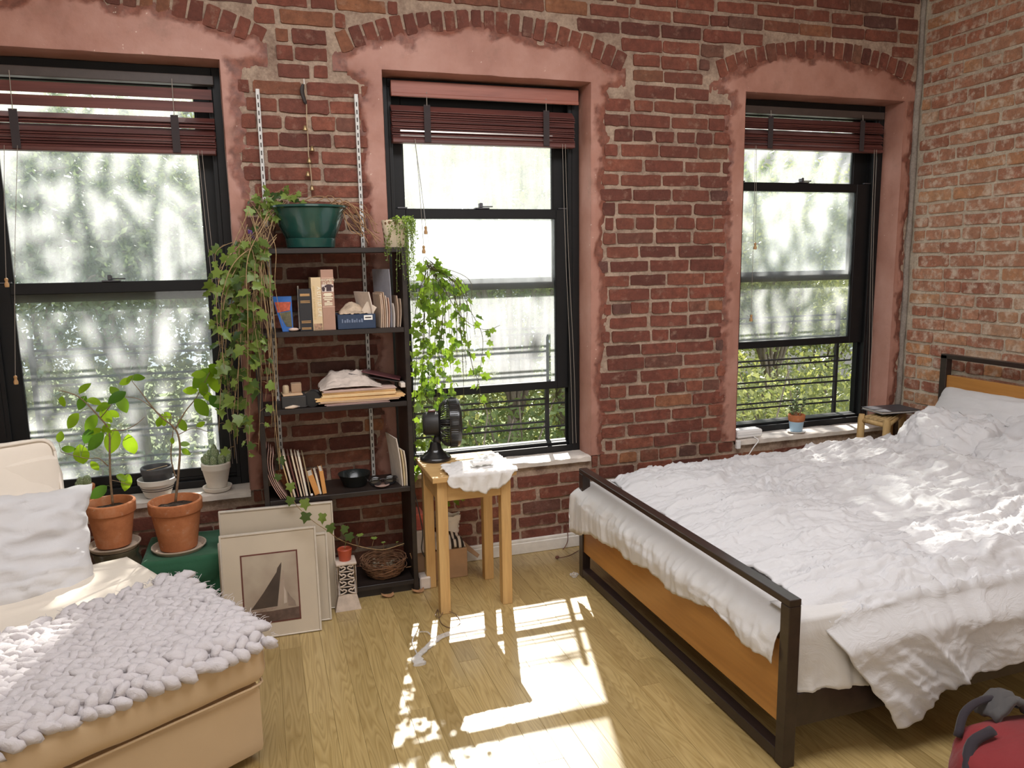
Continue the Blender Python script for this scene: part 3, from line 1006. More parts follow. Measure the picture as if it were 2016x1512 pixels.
for k in range(26):
    xx = hx0 + 1.62 + k * .142
    bal.span((xx, hy - 1.08, bz), (xx + .03, hy - 1.05, bz + .93))
bal.build('balcony', M_FRAMEW, house)
# ------------------------------------------------------------------ bed
M_FRAME = wood('espresso_bed_frame', (0.040, 0.025, 0.020), (0.024, 0.015, 0.013), 0.30, 1, 1, 0.5, 0.05)
M_PANEL = wood('honey_bed_panel', (0.50, 0.235, 0.060), (0.40, 0.175, 0.040), 0.35, 0.6, 1, 0.45, 0.05)
BX0, BX1, BY0, BY1, BTOP = 1.43, 3.70, 1.765, 3.336, 0.547
bed = thing('bed', 'double bed with dark square-tube frame and honey wood foot and head panels', 'bed', ((BX0 + BX1) / 2, (BY0 + BY1) / 2, 0))
pw = .042
for yy in (BY0, BY1 - pw):
    MB().span((BX0, yy, 0), (BX0 + pw, yy + pw, BTOP - .022), .002).build('post', M_FRAME, bed)
    MB().span((BX1 - pw, yy, 0), (BX1, yy + pw, .985), .002).build('post', M_FRAME, bed)
MB().span((BX0, BY0, BTOP - .022), (BX0 + pw, BY1, BTOP), .002).build('footboard_rail', M_FRAME, bed)
MB().span((BX0 + .001, BY0 + pw, .006), (BX0 + pw - .001, BY1 - pw, .046), .002).build('footboard_rail', M_FRAME, bed)
MB().span((BX0 + .008, BY0 + pw - .002, .131), (BX0 + .028, BY1 - pw + .002, .400), .002).build('footboard_panel', M_PANEL, bed)
MB().span((BX1 - pw, BY0, .965), (BX1, BY1, .990), .002).build('headboard_rail', M_FRAME, bed)
MB().span((BX1 - .030, BY0 + pw - .002, .44), (BX1 - .010, BY1 - pw + .002, .872), .002).build('headboard_panel', M_PANEL, bed)
for yy in (BY0 + .008, BY1 - .033):
    MB().span((BX0 + pw, yy, .125), (BX1 - pw, yy + .025, .235), .002).build('side_rail', M_FRAME, bed)
for k in range(11):
    xx = BX0 + .12 + k * .2
    MB().span((xx, BY0 + .03, .205), (xx + .07, BY1 - .03, .222), .002).build('slat', M_PANEL, bed)
mm_ = MB()
mm_.box(((BX0 + BX1) / 2 + .01, (BY0 + BY1) / 2, .342), (2.10, 1.44, .24), .05)
M_SHEET = cloth('washed_white_cotton', (.73, .71, .695), .85, 700, .2, .5, .12, .05, 7.0, .012)
M_DUVET = cloth('crumpled_white_linen', (.69, .68, .69), .85, 700, .2, .55, .10, .04, 10.0, .014)
tag(mm_.build('mattress', cloth('mattress_ticking', (.78, .76, .72)), None, smooth=True, angle=50), 'thick white mattress lying inside the dark bed frame', 'mattress')

def ridge(x, y, s=0.0):
    v = fbm(x, y, s, 3)
    return 1 - min(1.0, abs(v) * 2.6)
def wrinkle(x, y):
    """crumples of the duvet: long folds running along the bed, plus short puckers"""
    wx = x + .22 * fbm(x * 1.3, y * 1.3, 4.0)
    wy = y + .16 * fbm(x * 1.1, y * 1.6, 9.0)
    h = .016 * ridge(wx * 1.1 + wy * .8, wy * 4.2, 1.0) ** 2
    h += .015 * ridge(wx * 2.4, wy * 8.5, 2.0) ** 2
    h += .006 * ridge(wx * 5.0 + wy * 2.0, wy * 15.0, 3.0) ** 2 * (.4 + .6 * sm(-.1, .3, fbm(x * 2, y * 2, 6.)))
    h += .0075 * ridge(wx * 8.0, wy * 22.0, 5.0) ** 2 + .0040 * ridge(wx * 15.0 + wy * 6, wy * 40.0, 7.0)
    return 1.3 * h + .020 * fbm(x * 1.6, y * 1.8, 8.0, 2)
# fitted sheet: covers the mattress and hangs out over the footboard panel and along the near side
sh = MB()
def hemz(t):   # hem over the foot panel, t 0 near .. 1 far
    return lerp(.362, .262, t) + .026 * fbm(t * 3.2, 8.) + .018 * fbm(t * 9, 2.2) + .006 * fbm(t * 30, 5.) - .03 * sm(.9, 1, t) + (-.02 * sm(.2, 0, t))
def footsheet(u, v):
    t = v
    y = lerp(BY0 + .050 + .075 * (1 - sm(.22, .5, u)), BY1 - .004, t)
    if t > .97: y += .012 * sm(.97, 1, t)
    tt = t + .03 * u + .02 * fbm(t * 5, u * 2, 3.)
    pl = 1.5 * fbm(tt * 15, u * .8, 1.) + .9 * (ridge(tt * 13, u * .7, 4.) ** 2 - .3) + .5 * fbm(tt * 40, u * 2, 2.)
    path = [(1.66, .468), (1.54, .473), (1.492, .468), (1.470, .450), (1.440, .428), (1.418, .402), (1.410, .37), (1.412, hemz(t))]
    k = u * (len(path) - 1)
    i = min(int(k), len(path) - 2)
    f = k - i
    x = lerp(path[i][0], path[i + 1][0], f)
    z = lerp(path[i][1], path[i + 1][1], f)
    amp = sm(.30, .8, u)
    bul = .022 * sm(.86, .99, t) * amp
    return (x - amp * (.009 * (pl + .6) + bul) - .010 * amp * fbm(t * 7, u * 3, 5.), y, z + .006 * pl * amp + .012 * sm(.84, .97, t) * sm(.2, .5, u) * (1 - sm(.8, 1, u)))
sh.grid(34, 220, footsheet)
def sidesheet(u, v):
    x = lerp(1.478, 3.62, u)
    path = [(1.92, .470), (1.83, .470), (1.797, .458), (1.788, .42), (1.782, .34), (1.780, .27), (1.780, .205 + .02 * fbm(u * 8, 3.) + .035 * sm(.2, 0, u))]
    k = v * (len(path) - 1)
    i = min(int(k), len(path) - 2)
    f = k - i
    y, z = lerp(path[i][0], path[i + 1][0], f), lerp(path[i][1], path[i + 1][1], f)
    pl = math.sin(u * 120 + 5 * fbm(u * 9, 2.)) * sm(.35, 1, v)
    return (x, y - .008 * pl - .018 * sm(.4, 1, v) * (.5 + fbm(u * 18, v * 2, 7.)), z)
sh.grid(180, 24, sidesheet)
sheet = sh.build('bed_sheet', M_SHEET, None, smooth=True, thick=.002)
tag(sheet, 'rumpled white sheet hanging out over the honey foot panel of the bed', 'sheet')

# duvet: one cloth over the bed, its near side hanging below the mattress with one low corner
DX0, DX1 = 1.555, 3.30
def duvet(u, v):
    # u along the bed from the foot, v across: 0 far edge .. 1 hem on the near side
    yfar = 3.305
    x = lerp(DX0, DX1, u)
    ytop = lerp(1.80, 1.76, u)
    wtop = yfar - ytop
    hang = .385 - .07 * sm(.02, .14, u) - .045 * sm(.15, .45, u) + .03 * fbm(u * 6, 3.3) - .04 * sm(.5, 1, u)
    tot = .05 + wtop + hang
    s = v * tot
    z0 = .492 + .028 * sm(.03, .2, u) + .05 * sm(.55, .95, u) * (.6 + fbm(u * 3, v * 3, 2.))
    if s < .05:
        y, z, top = yfar + .012 * (1 - s / .05), z0 - .05 + s, .5
    elif s < .05 + wtop:
        y = yfar - (s - .05)
        z, top = z0, 1.0
        e = y - ytop
        z -= .05 * (1 - sm(0, .16, e)) ** 2
        z -= .02 * (1 - sm(0, .10, yfar - y))
    else:
        d = s - .05 - wtop
        y = ytop - .062 * sm(0, .10, d) - .03 * sm(.1, .35, d) * (.5 + fbm(u * 6, v, 3.))
        z, top = z0 - .05 - d * .93, .6
        fold = 1.4 * fbm(u * 5 - d * 1.2, d * .8, 1.) + .9 * (ridge(u * 5 - d * 1.8, d * .5, 6.) ** 2 - .3)
        y -= .024 * fold * sm(.04, .26, d)
        x += .012 * fbm(u * 5, d * 3, 6.) * sm(.05, .2, d) + .235 * (d / .32) * sm(.45, .0, u)
    w = wrinkle(x, y if top == 1.0 else y - (z - .5))
    foot = sm(0, .05, u)
    z -= .008 * (1 - foot) ** 2
    if top == 1.0:
        z += w * lerp(.4, 1.0, foot)
    else:
        y -= w * .25
        z += w * .05
    x += (1 - foot) * .05 * fbm(v * 5, 1.7) + .10 * (1 - sm(0, .55, v)) * (1 - foot) * 0
    # far corner reaches nearer the footboard
    x -= (1 - sm(0, .3, u)) * .0
    return (x, y, z)
dm = MB()
dm.grid(230, 300, duvet)
dv = dm.build('duvet', M_DUVET, None, smooth=True, thick=.008)
tag(dv, 'big crumpled white duvet spread over the bed, one corner hanging low', 'duvet')

def pillow(name, label, M, size, mat, seed, amp=.018, group='white pillows on the bed', slump=0.0, hem=True):
    lx, ly, lz = size
    n = 46
    vs, fs, vid = [], [], {}
    for side in (1, -1):
        for i in range(n + 1):
            for j in range(n + 1):
                u, v = i / n * 2 - 1, j / n * 2 - 1
                key = (i, j) if i in (0, n) or j in (0, n) else (i, j, side)
                if key in vid: continue
                pinch = 1 - .10 * (1 - abs(v) ** 2.5) * abs(u) ** 6
                pinch2 = 1 - .08 * (1 - abs(u) ** 2.5) * abs(v) ** 6
                x, y = u * lx / 2 * pinch, v * ly / 2 * pinch2
                prof = ((1 - abs(u) ** 3.2) * (1 - abs(v) ** 3.2)) ** .55
                z = side * lz / 2 * prof
                w = amp * (.9 * ridge(u * .9 + .5 * v + seed, v * 1.6 - .3 * u, side) ** 2 - .3 + .35 * ridge(u * 1.5 + v, v * 3.4 + seed, side + 2.) ** 2 + 1.1 * fbm(u * .9, v * .9, seed)) * min(1, prof * 1.4)
                z += w * side
                z -= slump * (u * u)
                x += amp * .6 * fbm(v * 3, u * 2, seed + 3.); y += amp * .6 * fbm(u * 3, v * 2, seed + 5.)
                vid[key] = len(vs)
                vs.append((x, y, z))
        for i in range(n):
            for j in range(n):
                g = lambda a, b: vid[(a, b) if a in (0, n) or b in (0, n) else (a, b, side)]
                q = (g(i, j), g(i + 1, j), g(i + 1, j + 1), g(i, j + 1))
                fs.append(q if side > 0 else q[::-1])
    mb = MB().add(vs, fs, M)
    o = mb.build(name, mat, None, smooth=True)
    return tag(o, label, 'pillow', group)
def frame_from(c, xdir, zdir):
    x = Vector(xdir).normalized()
    z = Vector(zdir); z = (z - x * z.dot(x)).normalized()
    y = z.cross(x)
    c = Vector(c)
    return Matrix(((x.x, y.x, z.x, c.x), (x.y, y.y, z.y, c.y), (x.z, y.z, z.z, c.z), (0, 0, 0, 1)))
M_PILLOW = cloth('white_pillowcase', (.73, .72, .73), .85, 700, .2, .35, .12, .03, 8.0, .012)
# leaning on the headboard, the crumpled one before it, two more towards the near side
pillow('pillow', 'smooth white pillow leaning against the honey headboard panel', frame_from((3.575, 2.93, .655), (.0, -1, .02), (-.80, 0, .62)), (.80, .40, .16), M_PILLOW, 1.0, .010)
pillow('pillow', 'scrunched white pillow lump lying in front of the headboard pillow', frame_from((3.325, 2.94, .590), (.30, -1, .0), (-.35, -.1, .85)), (.50, .40, .25), M_PILLOW, 2.0, .042)
pillow('pillow', 'white pillow propped on its edge at right of the scrunched one', frame_from((3.53, 2.53, .625), (.1, -1, .10), (-.75, .12, .6)), (.62, .40, .19), M_PILLOW, 3.0, .022)
pillow('pillow', 'white pillow with deep creases lying lowest, nearest the camera on the bed', frame_from((3.29, 2.42, .570), (.45, -1, .16), (-.55, -.15, .8)), (.62, .42, .17), M_PILLOW, 4.0, .034)

# ------------------------------------------------------------------ bedside stool with woven seat, notebook on it
M_ASH = wood('pale_peeled_ash', (.62, .43, .20), (.48, .30, .12), .5, 2, 2, .3)
M_RUSH = wood('twisted_rush', (.56, .40, .20), (.38, .25, .11), .8, 3, 0, .2, .5)
st = thing('stool', 'small wooden stool with turned pale legs and woven seat beside the bed', 'stool', (3.49, 3.50, 0))
LG = [at(1697, 815, z=.628), at(1757, 829, z=.628), at(1763, 805, z=.628)]
LG[1].y = max(LG[1].y, 3.362); LG[2] = Vector((3.665, 3.585, .628))
LG.append(LG[0] + (LG[2] - LG[1])); LG[3].y = min(LG[3].y, 3.675)
LG = [Vector((min(p.x, 3.715), min(p.y, 3.675), .628)) for p in LG]
cc = sum(LG, Vector()) / 4
for p in LG:
    foot_ = p + (p - cc) * .10; foot_.z = 0
    foot_.x = min(foot_.x, 3.725); foot_.y = max(min(foot_.y, 3.675), 3.362)
    MB().tube([foot_, p.lerp(foot_, .5), p.lerp(foot_, .04), p], [.019, .022, .021, .016], 10).build('leg', M_ASH, st, smooth=True, angle=50)
order = [0, 1, 2, 3]
for k in range(4):
    p, q = LG[order[k]], LG[order[(k + 1) % 4]]
    d = Vector((0, 0, -.035))
    MB().tube([p + d, q + d], .014, 8).build('seat_rail', M_ASH, st, smooth=True)
    for dz in (-.30, -.42):
        MB().tube([p + Vector((0, 0, dz)) + (p - cc) * .06, q + Vector((0, 0, dz)) + (q - cc) * .06], .009, 7).build('stretcher', M_ASH, st, smooth=True)
sw = MB()
for k in range(22):
    f = (k + .5) / 22
    p, q = LG[0].lerp(LG[1], f), LG[3].lerp(LG[2], f)
    d = Vector((0, 0, -.018 - .004 * math.sin(k * 1.7)))
    sw.tube([p + d + Vector((0, 0, -.025)), p + d, p.lerp(q, .5) + d - Vector((0, 0, .006)), q + d, q + d + Vector((0, 0, -.025))], .0062, 6)
sw.build('woven_seat', M_RUSH, st, smooth=True, kind='stuff')
nb = thing('notebook', 'thin dark grey notebook lying on the woven stool beside the bed', 'notebook', (cc.x + .03, cc.y, .635))
nc = Vector((cc.x + .045, cc.y + .01, .6275))
MB().box(nc + Vector((0, 0, .010)), (.252, .178, .010), .001, rz=-.10).build('pages', pm('page_edges', (.62, .58, .54), .8, .1, 60), nb)
for dz in (.004, .0165):
    MB().box(nc + Vector((0, 0, dz)), (.262, .186, .0025), .001, rz=-.10).build('cover', pm('slate_cover', (.055, .058, .068), .42, .15, 20, .1, 120), nb)
# ------------------------------------------------------------------ daybed sofa at the left
CO = Matrix.Translation((-0.056, 2.345, 0)) @ Matrix.Rotation(math.radians(28.8), 4, 'Z')
cw = lambda x, y, z: CO @ Vector((x, y, z))
M_LINEN = cloth('cream_slipcover', (.60, .44, .27), .9, 500, .25, .10, 0, .06, 3.0, .01)
M_CREAM = cloth('light_cream_cushion', (.80, .72, .62), .9, 500, .25, .22, 0, .05, 5.0, .01)
def soft_box(lo, hi, r, puff, n=(40, 26), seed=0.0, amp=.004, M=CO):
    """upholstered block: rounded edges and slightly swollen faces"""
    c = [(a + b) / 2 for a, b in zip(lo, hi)]
    h = [(b - a) / 2 for a, b in zip(lo, hi)]
    nx, ny = n
    mb = MB()
    def face(fn, na, nb, flip):
        b = len(mb.v)
        for i in range(na + 1):
            for j in range(nb + 1):
                p = fn(i / na * 2 - 1, j / nb * 2 - 1)
                q = [max(-h[k] + r, min(h[k] - r, p[k] * h[k])) for k in range(3)]
                d = Vector([p[k] * h[k] - q[k] for k in range(3)])
                d = d.normalized() * r if d.length > 1e-9 else d
                w = Vector([q[k] + d[k] for k in range(3)])
                for k in range(3):
                    o1, o2 = (k + 1) % 3, (k + 2) % 3
                    if abs(p[k]) > .999:
                        w[k] += math.copysign(puff[k] * (1 - p[o1] ** 2) * (1 - p[o2] ** 2), p[k])
                w += Vector((fbm(w.x * 4, w.y * 4, w.z * 4 + seed), fbm(w.y * 4, w.z * 4, w.x * 4 + seed), fbm(w.z * 4, w.x * 4, seed))) * amp
                mb.v.append(tuple(M @ (Vector(c) + w)))
        for i in range(na):
            for j in range(nb):
                q = (b + i * (nb + 1) + j, b + (i + 1) * (nb + 1) + j, b + (i + 1) * (nb + 1) + j + 1, b + i * (nb + 1) + j + 1)
                mb.f.append(q[::-1] if flip else q)
    for s in (-1, 1):
        face(lambda a, b, s=s: (a, b, s), nx, ny, s < 0)
        face(lambda a, b, s=s: (a, s, b), nx, 10, s > 0)
        face(lambda a, b, s=s: (s, a, b), ny, 10, s < 0)
    return mb
sofa = thing('sofa', 'deep cream slipcovered daybed sofa under the woven blanket', 'sofa', tuple(cw(-.8, .5, 0)))
soft_box((-1.75, .012, .03), (-.006, 1.04, .262), .018, (.004, .006, 0), seed=1).build('base', M_LINEN, sofa, smooth=True)
soft_box((-1.75, -.012, .266), (.014, 1.04, .412), .045, (.012, .010, .012), (60, 36), 2, .005).build('seat_cushion', M_LINEN, sofa, smooth=True)
soft_box((-1.75, 1.045, .03), (-.19, 1.26, .865), .05, (.006, .01, .01), seed=3).build('back', M_CREAM, sofa, smooth=True)
pipe = MB()
pipe.tube([cw(x, -.002 + .002 * fbm(x * 8, 1.), .266) for x in np.linspace(-1.74, -.05, 40)] + [cw(-.018, .003, .266), cw(-.004, .014, .266), cw(.002, .03, .266)] + [cw(.002, y, .266) for y in np.linspace(.05, 1.0, 20)], .0045, 6)
pipe.build('piping', M_LINEN, sofa, smooth=True)

# pale layer over the seat behind the blanket, lighter than the slipcover below
ss = MB()
def seatlayer(u, v):
    x, y = lerp(-1.70, -.012, u), lerp(.30, 1.03, v)
    return tuple(cw(x, y, .4165 + .010 * (1 - (2 * v - 1) ** 2) * .6 + .012 * ridge(x * 1.6 + y * 1.2, y * 5, 3.) ** 2 * sm(.02, .2, 1 - u) - .006 * sm(.93, 1, u)))
ss.grid(90, 50, seatlayer)
tag(ss.build('seat_layer', M_CREAM, None, smooth=True, thick=.003), 'pale cream layer over the sofa seat behind the woven blanket', 'sheet')

# back cushion with piped edge
def rig(c, xd, zd):
    return frame_from(cw(*c), CO.to_3x3() @ Vector(xd), CO.to_3x3() @ Vector(zd))
MC = rig((-.56, 1.115, .685), (1, 0, 0), (0, -1, .22))
cush = thing('cushion', 'cream box back cushion with piped edge standing behind the white pillow', 'cushion', tuple(cw(-.55, 1.0, .42)))
soft_box((-.36, -.235, -.075), (.36, .235, .075), .035, (.01, .008, .035), (30, 22), 5, .006, MC).build('cover', M_CREAM, cush, smooth=True)
pp = MB()
for zz in (.072, -.072):
    pts = []
    hx, hy, rr = .352, .228, .05
    for k in range(4):
        cx_, cy_ = ((hx - rr, hy - rr), (-hx + rr, hy - rr), (-hx + rr, -hy + rr), (hx - rr, -hy + rr))[k]
        for q in range(7):
            a = k * PI / 2 + q / 6 * PI / 2
            pts.append(MC @ Vector((cx_ + rr * math.cos(a), cy_ + rr * math.sin(a), zz)))
    pts.append(pts[0])
    pp.tube(pts, .0055, 6)
pp.build('piping', M_CREAM, cush, smooth=True)
pillow('pillow', 'white pillow in the sofa corner with sunlight falling across it', rig((-.475, .965, .565), (1, .03, -.13), (.05, -1, .34)), (.70, .45, .19), M_PILLOW, 7.0, .022, None)

# chunky woven rag blanket
M_RAG = cloth('white_rag_weave', (.63, .59, .60), .95, 260, .9, .7, .05, .05, 26.0, .008)
RBK = random.Random(8)
bk = MB()
def bz(x, y):
    """height of the blanket's underside over the seat (front edge rolls over)"""
    z = .4235 - .9 * max(0, .035 - y) ** 1.15
    z += .030 * sm(.44, .62, y) * sm(-.42, -.05, x) * (.6 + .8 * fbm(x * 9, y * 4, 3.))
    return z + .004 * fbm(x * 5, y * 5)
def puff(c, r3, m):
    nu, nv = 11, 7
    base = len(bk.v)
    bk.ball(c, r3, nu, nv, m)
    s = RBK.random() * 50
    for k in range(base, len(bk.v)):
        v = Vector(bk.v[k])
        d = v - Vector(c)
        bk.v[k] = tuple(v + d * (.34 * noise.noise((v.x * 80 + s, v.y * 80, v.z * 80)) + .16 * noise.noise((v.x * 190, v.y * 190, v.z * 190 + s))))
R3 = CO.to_3x3().to_4x4()
row = 0
y = -.016
while y < .60:
    x = .008 - (0.022 if row % 2 else 0)
    end = -1.30
    while x > end:
        if not (y > .56 and RBK.random() < .3):
            ang = (.62 if row % 2 else -.62) + RBK.uniform(-.22, .22)
            xx, yy = x + RBK.uniform(-.006, .006), y + RBK.uniform(-.005, .005)
            tilt = max(0, .03 - yy) * 14
            m = R3 @ Matrix.Rotation(tilt, 4, 'X') @ Matrix.Rotation(ang, 4, 'Z') @ Matrix.Rotation(RBK.uniform(-.25, .25), 4, 'Y')
            k = RBK.uniform(.82, 1.22)
            puff(cw(xx, yy, bz(xx, yy) + .008 + RBK.uniform(-.003, .004)), (.0335 * k, .0195 * k, .0185 * RBK.uniform(.85, 1.2)), m)
        x -= .043
    y += .0265
    row += 1
bk.grid(50, 26, lambda u, v: tuple(cw(lerp(.012, -1.30, u), lerp(-.004, .58, v), bz(lerp(.012, -1.3, u), lerp(-.004, .58, v)) + .003)))
bkt = thing('blanket', 'chunky off-white rag-woven blanket spread over front of the sofa seat', 'blanket', tuple(cw(-.5, .3, .42)))
bk.build('weave', M_RAG, bkt, smooth=True)
fr = MB()
for k in range(150):
    t = RBK.random()
    if k < 70: p = (.03, lerp(-.01, .58, t))
    else: p = (lerp(.02, -.5, t ** 1.5), .585)
    b0 = cw(p[0], p[1], bz(*p) + .012)
    d = R3.to_3x3() @ Vector((RBK.uniform(.2, 1) if k < 70 else RBK.uniform(-.6, .6), RBK.uniform(-.5, .5) if k < 70 else RBK.uniform(.3, 1), RBK.uniform(-.3, .7))).normalized()
    L = RBK.uniform(.012, .034)
    fr.tube([b0, b0 + d * L * .5 + Vector((0, 0, .003)), b0 + d * L + Vector((RBK.uniform(-.006, .006), RBK.uniform(-.006, .006), -.003))], [.0012, .001, .0005], 4)
fr.build('loose_threads', M_RAG, bkt, kind='stuff')

# ------------------------------------------------------------------ pots and plants by the first window
def terracotta():
    t = NT('weathered_terracotta')
    v = t.coord('Object')
    c = t.ramp(t.noise(v, 9, 5, .65), [(.3, (.36, .125, .052)), (.55, (.50, .19, .082)), (.75, (.56, .28, .16))])
    c = t.mix(t.ramp(t.noise(v, 30, 5, .7), [(.60, 0), (.75, .5)]), c, (.60, .46, .36))
    return t.done(t.bsdf(c, .8, 0, t.bump(t.noise(v, 120, 4), .3, .002), .2))
M_TERRA = terracotta()
M_SOIL = pm('potting_soil', (.045, .030, .020), 1.0, .5, 60, 1.0, 120, bdist=.01)
M_CLAYPALE = pm('limed_clay_saucer', (.46, .36, .28), .8, .2, 14, .3, 80)
M_STEMB = pm('woody_stem', (.20, .13, .075), .8, .25, 60, .4, 200)
M_STEMG = pm('green_stem', (.16, .20, .06), .6, .2, 60, .1)
def pot(name, parent, c, r0, r1, h, rim_h, rim_t, mat, n=44, soil=True):
    m = MB()
    m.lathe([(0, 0), (r0 * .98, 0), (r0, .004), (r1 - rim_t, h - rim_h - .004), (r1 - rim_t * .3, h - rim_h), (r1 - .001, h - rim_h + .004), (r1, h - .004), (r1 - .003, h), (r1 - .010, h), (r1 - .013, h - .006), (r1 - .018, h - .045), (r0 * .75, .02), (0, .018)], c, n, None, .012, c[0] * 9)
    m.build(name, mat, parent, smooth=True, angle=35)
    if soil:
        MB().grid(10, 24, lambda u, v: (c[0] + u * (r1 - .018) * math.cos(v * 2 * PI), c[1] + u * (r1 - .018) * math.sin(v * 2 * PI), c[2] + h - .036 + .006 * fbm(u * 6 * math.cos(v * 6.283), u * 6 * math.sin(v * 6.283), c[0]))).build('soil', M_SOIL, parent, smooth=True)
def saucer(name, parent, c, r, h, mat, label=None):
    m = MB(); m.lathe([(0, 0), (r * .86, 0), (r, h * .8), (r, h), (r - .006, h), (r * .86 - .004, .006), (0, .005)], c, 40)
    return m.build(name, mat, parent, smooth=True, angle=35, label=label)

def leaf_mesh(name, mat, outline, fold=.12, curl=.18):
    """blade from half-outline points (w, y): two halves folded on the midrib, tip curling"""
    vs, fs = [], []
    n = len(outline)
    for w, yy in outline:
        z = -curl * yy * yy
        vs += [(-w, yy, z + fold * w), (0, yy, z), (w, yy, z + fold * w)]
    for i in range(n - 1):
        a = i * 3
        fs += [(a, a + 1, a + 4, a + 3), (a + 1, a + 2, a + 5, a + 4)]
    return MB().add(vs, fs).mesh(name, mat, True)
def put_leaf(me, base, d, nrm, L, parent, name='leaf'):
    y = Vector(d).normalized()
    z = Vector(nrm); z = z - y * z.dot(y)
    if z.length < 1e-3: z = y.orthogonal()
    z.normalize()
    x = y.cross(z)
    o = bpy.data.objects.new(name, me)
    M = Matrix(((x.x * L, y.x * L, z.x * L, base[0]), (x.y * L, y.y * L, z.y * L, base[1]), (x.z * L, y.z * L, z.z * L, base[2]), (0, 0, 0, 1)))
    o.parent = parent
    o.matrix_local = (Matrix.Translation(parent.location)).inverted() @ M
    COL.objects.link(o)
    return o
M_LEMON = leafmat('lemon_leaf', (.34, .52, .035), (.10, .24, .03), .7, .3)
LEM = [leaf_mesh('leaf', M_LEMON, [(0.0, 0), (.12, .08), (.23, .22), (.29, .40), (.29, .55), (.24, .72), (.14, .87), (.05, .96), (0, 1.0)], f, c_) for f, c_ in ((.15, .15), (.25, .3), (.05, .05))]
RL = random.Random(4)
def cp(x, y, Y): return at(x / 2.5196, 560 + y / 2.5196, y=Y)
def sapling(name, label, pc, r0, r1, h, Y, stems, leaves):
    t = thing(name, label, 'potted plant', (pc[0], pc[1], pc[2]), 'lemon saplings in terracotta')
    pot('pot', t, pc, r0, r1, h, .048, .010, M_TERRA)
    sb = MB()
    allp = []
    for pts, ra, rb2 in stems:
        dy = RL.uniform(-.03, .03)
        P = [cp(x, y, Y) + Vector((0, dy * k / max(1, len(pts) - 1), 0)) for k, (x, y) in enumerate(pts)]
        q = spline(P, len(pts) * 4)
        sb.tube(q, [lerp(ra, rb2, k / (len(q) - 1)) for k in range(len(q))], 6)
        allp += q
    sb.build('stem', M_STEMB, t, smooth=True)
    pet = MB()
    for (x, y, L) in leaves:
        c = cp(x, y, Y) + Vector((0, RL.uniform(-.06, .05), 0))
        near = min(allp, key=lambda p: (p - c).length)
        out = c - near
        d = Vector((out.x, RL.uniform(-.5, .3) * .03, out.z)) + Vector((RL.uniform(-.02, .02), 0, RL.uniform(-.035, -.005)))
        if d.length < .004: d = Vector((.02, -.01, -.02))
        d.normalize()
        LL = L / 2.5196 / 1507 * 3.25 * 1.15
        base = c - d * LL * .5
        nrm = Vector((RL.uniform(-.5, .5), -1, RL.uniform(-.2, 1.0)))
        put_leaf(RL.choice(LEM), base, d, nrm, LL, t)
        pet.tube([near, near.lerp(base, .6) + Vector((0, 0, .004)), base], .0011, 4)
    pet.build('leaf_stalks', M_STEMG, t, kind='stuff')
    return t
YP = 3.50
p1 = (-.650, YP, .385)
p2 = (-.398, YP, .340)
sapling('lemon_sapling', 'leafy lemon sapling in terracotta pot on the dark glazed jar', p1, .068, .0985, .190, YP,
        [([(560, 1095), (548, 960), (545, 830), (540, 720), (480, 640), (400, 560), (330, 530), (295, 525)], .0055, .0015), ([(535, 900), (490, 860), (430, 858), (310, 825)], .0025, .0012),
         ([(545, 725), (620, 720), (680, 690), (720, 655)], .0025, .001), ([(550, 970), (590, 975), (650, 990)], .002, .001), ([(500, 660), (550, 600), (570, 560), (620, 545)], .002, .001)],
        [(313, 580, 52), (410, 517, 62), (398, 592, 66), (373, 665, 80), (440, 700, 92), (428, 760, 72), (482, 770, 95), (525, 650, 75), (555, 780, 112), (600, 600, 84), (655, 785, 100), (500, 612, 75),
         (395, 858, 105), (352, 805, 55), (475, 895, 52), (500, 1015, 80), (605, 955, 50), (625, 985, 75), (540, 715, 45), (470, 578, 62), (568, 530, 60), (590, 548, 84), (305, 750, 50), (515, 720, 60), (460, 740, 60), (560, 650, 50)])
sapling('lemon_sapling', 'thin bare-branched lemon sapling in terracotta pot on the green cloth', p2, .076, .110, .212, YP,
        [([(870, 1080), (885, 940), (893, 800), (870, 715), (800, 655), (745, 590), (700, 530), (660, 480)], .006, .0012), ([(872, 960), (850, 850), (862, 720)], .0032, .002), ([(870, 715), (920, 630), (975, 560), (1040, 440)], .0035, .0015),
         ([(800, 650), (700, 570), (610, 550)], .0022, .001), ([(885, 745), (960, 715), (1040, 740)], .002, .001), ([(862, 720), (845, 680), (855, 630)], .0018, .001), ([(800, 655), (860, 660), (910, 660)], .0018, .001)],
        [(680, 465, 62), (615, 487, 52), (985, 447, 62), (1000, 472, 115), (1062, 490, 96), (1050, 440, 62), (1005, 600, 96), (1070, 575, 75), (940, 535, 64), (905, 700, 64), (800, 685, 62), (830, 655, 42), (860, 765, 34), (915, 795, 44),
         (920, 832, 44), (1000, 685, 42), (785, 690, 52), (1070, 432, 95), (1030, 560, 60), (640, 470, 40), (1010, 520, 70)])
saucer('saucer', None, (p1[0], p1[1], p1[2] - .016), .104, .022, M_CLAYPALE); tag(bpy.data.objects['saucer'], 'clay saucer under the leafier lemon sapling, on the dark jar', 'saucer', 'clay saucers under the saplings')
saucer('saucer', None, (p2[0], p2[1], p2[2] - .012), .112, .022, M_CLAYPALE, 'clay saucer under the thin lemon sapling, on the green cloth'); tag(bpy.data.objects['saucer.001'], None, 'saucer', 'clay saucers under the saplings')

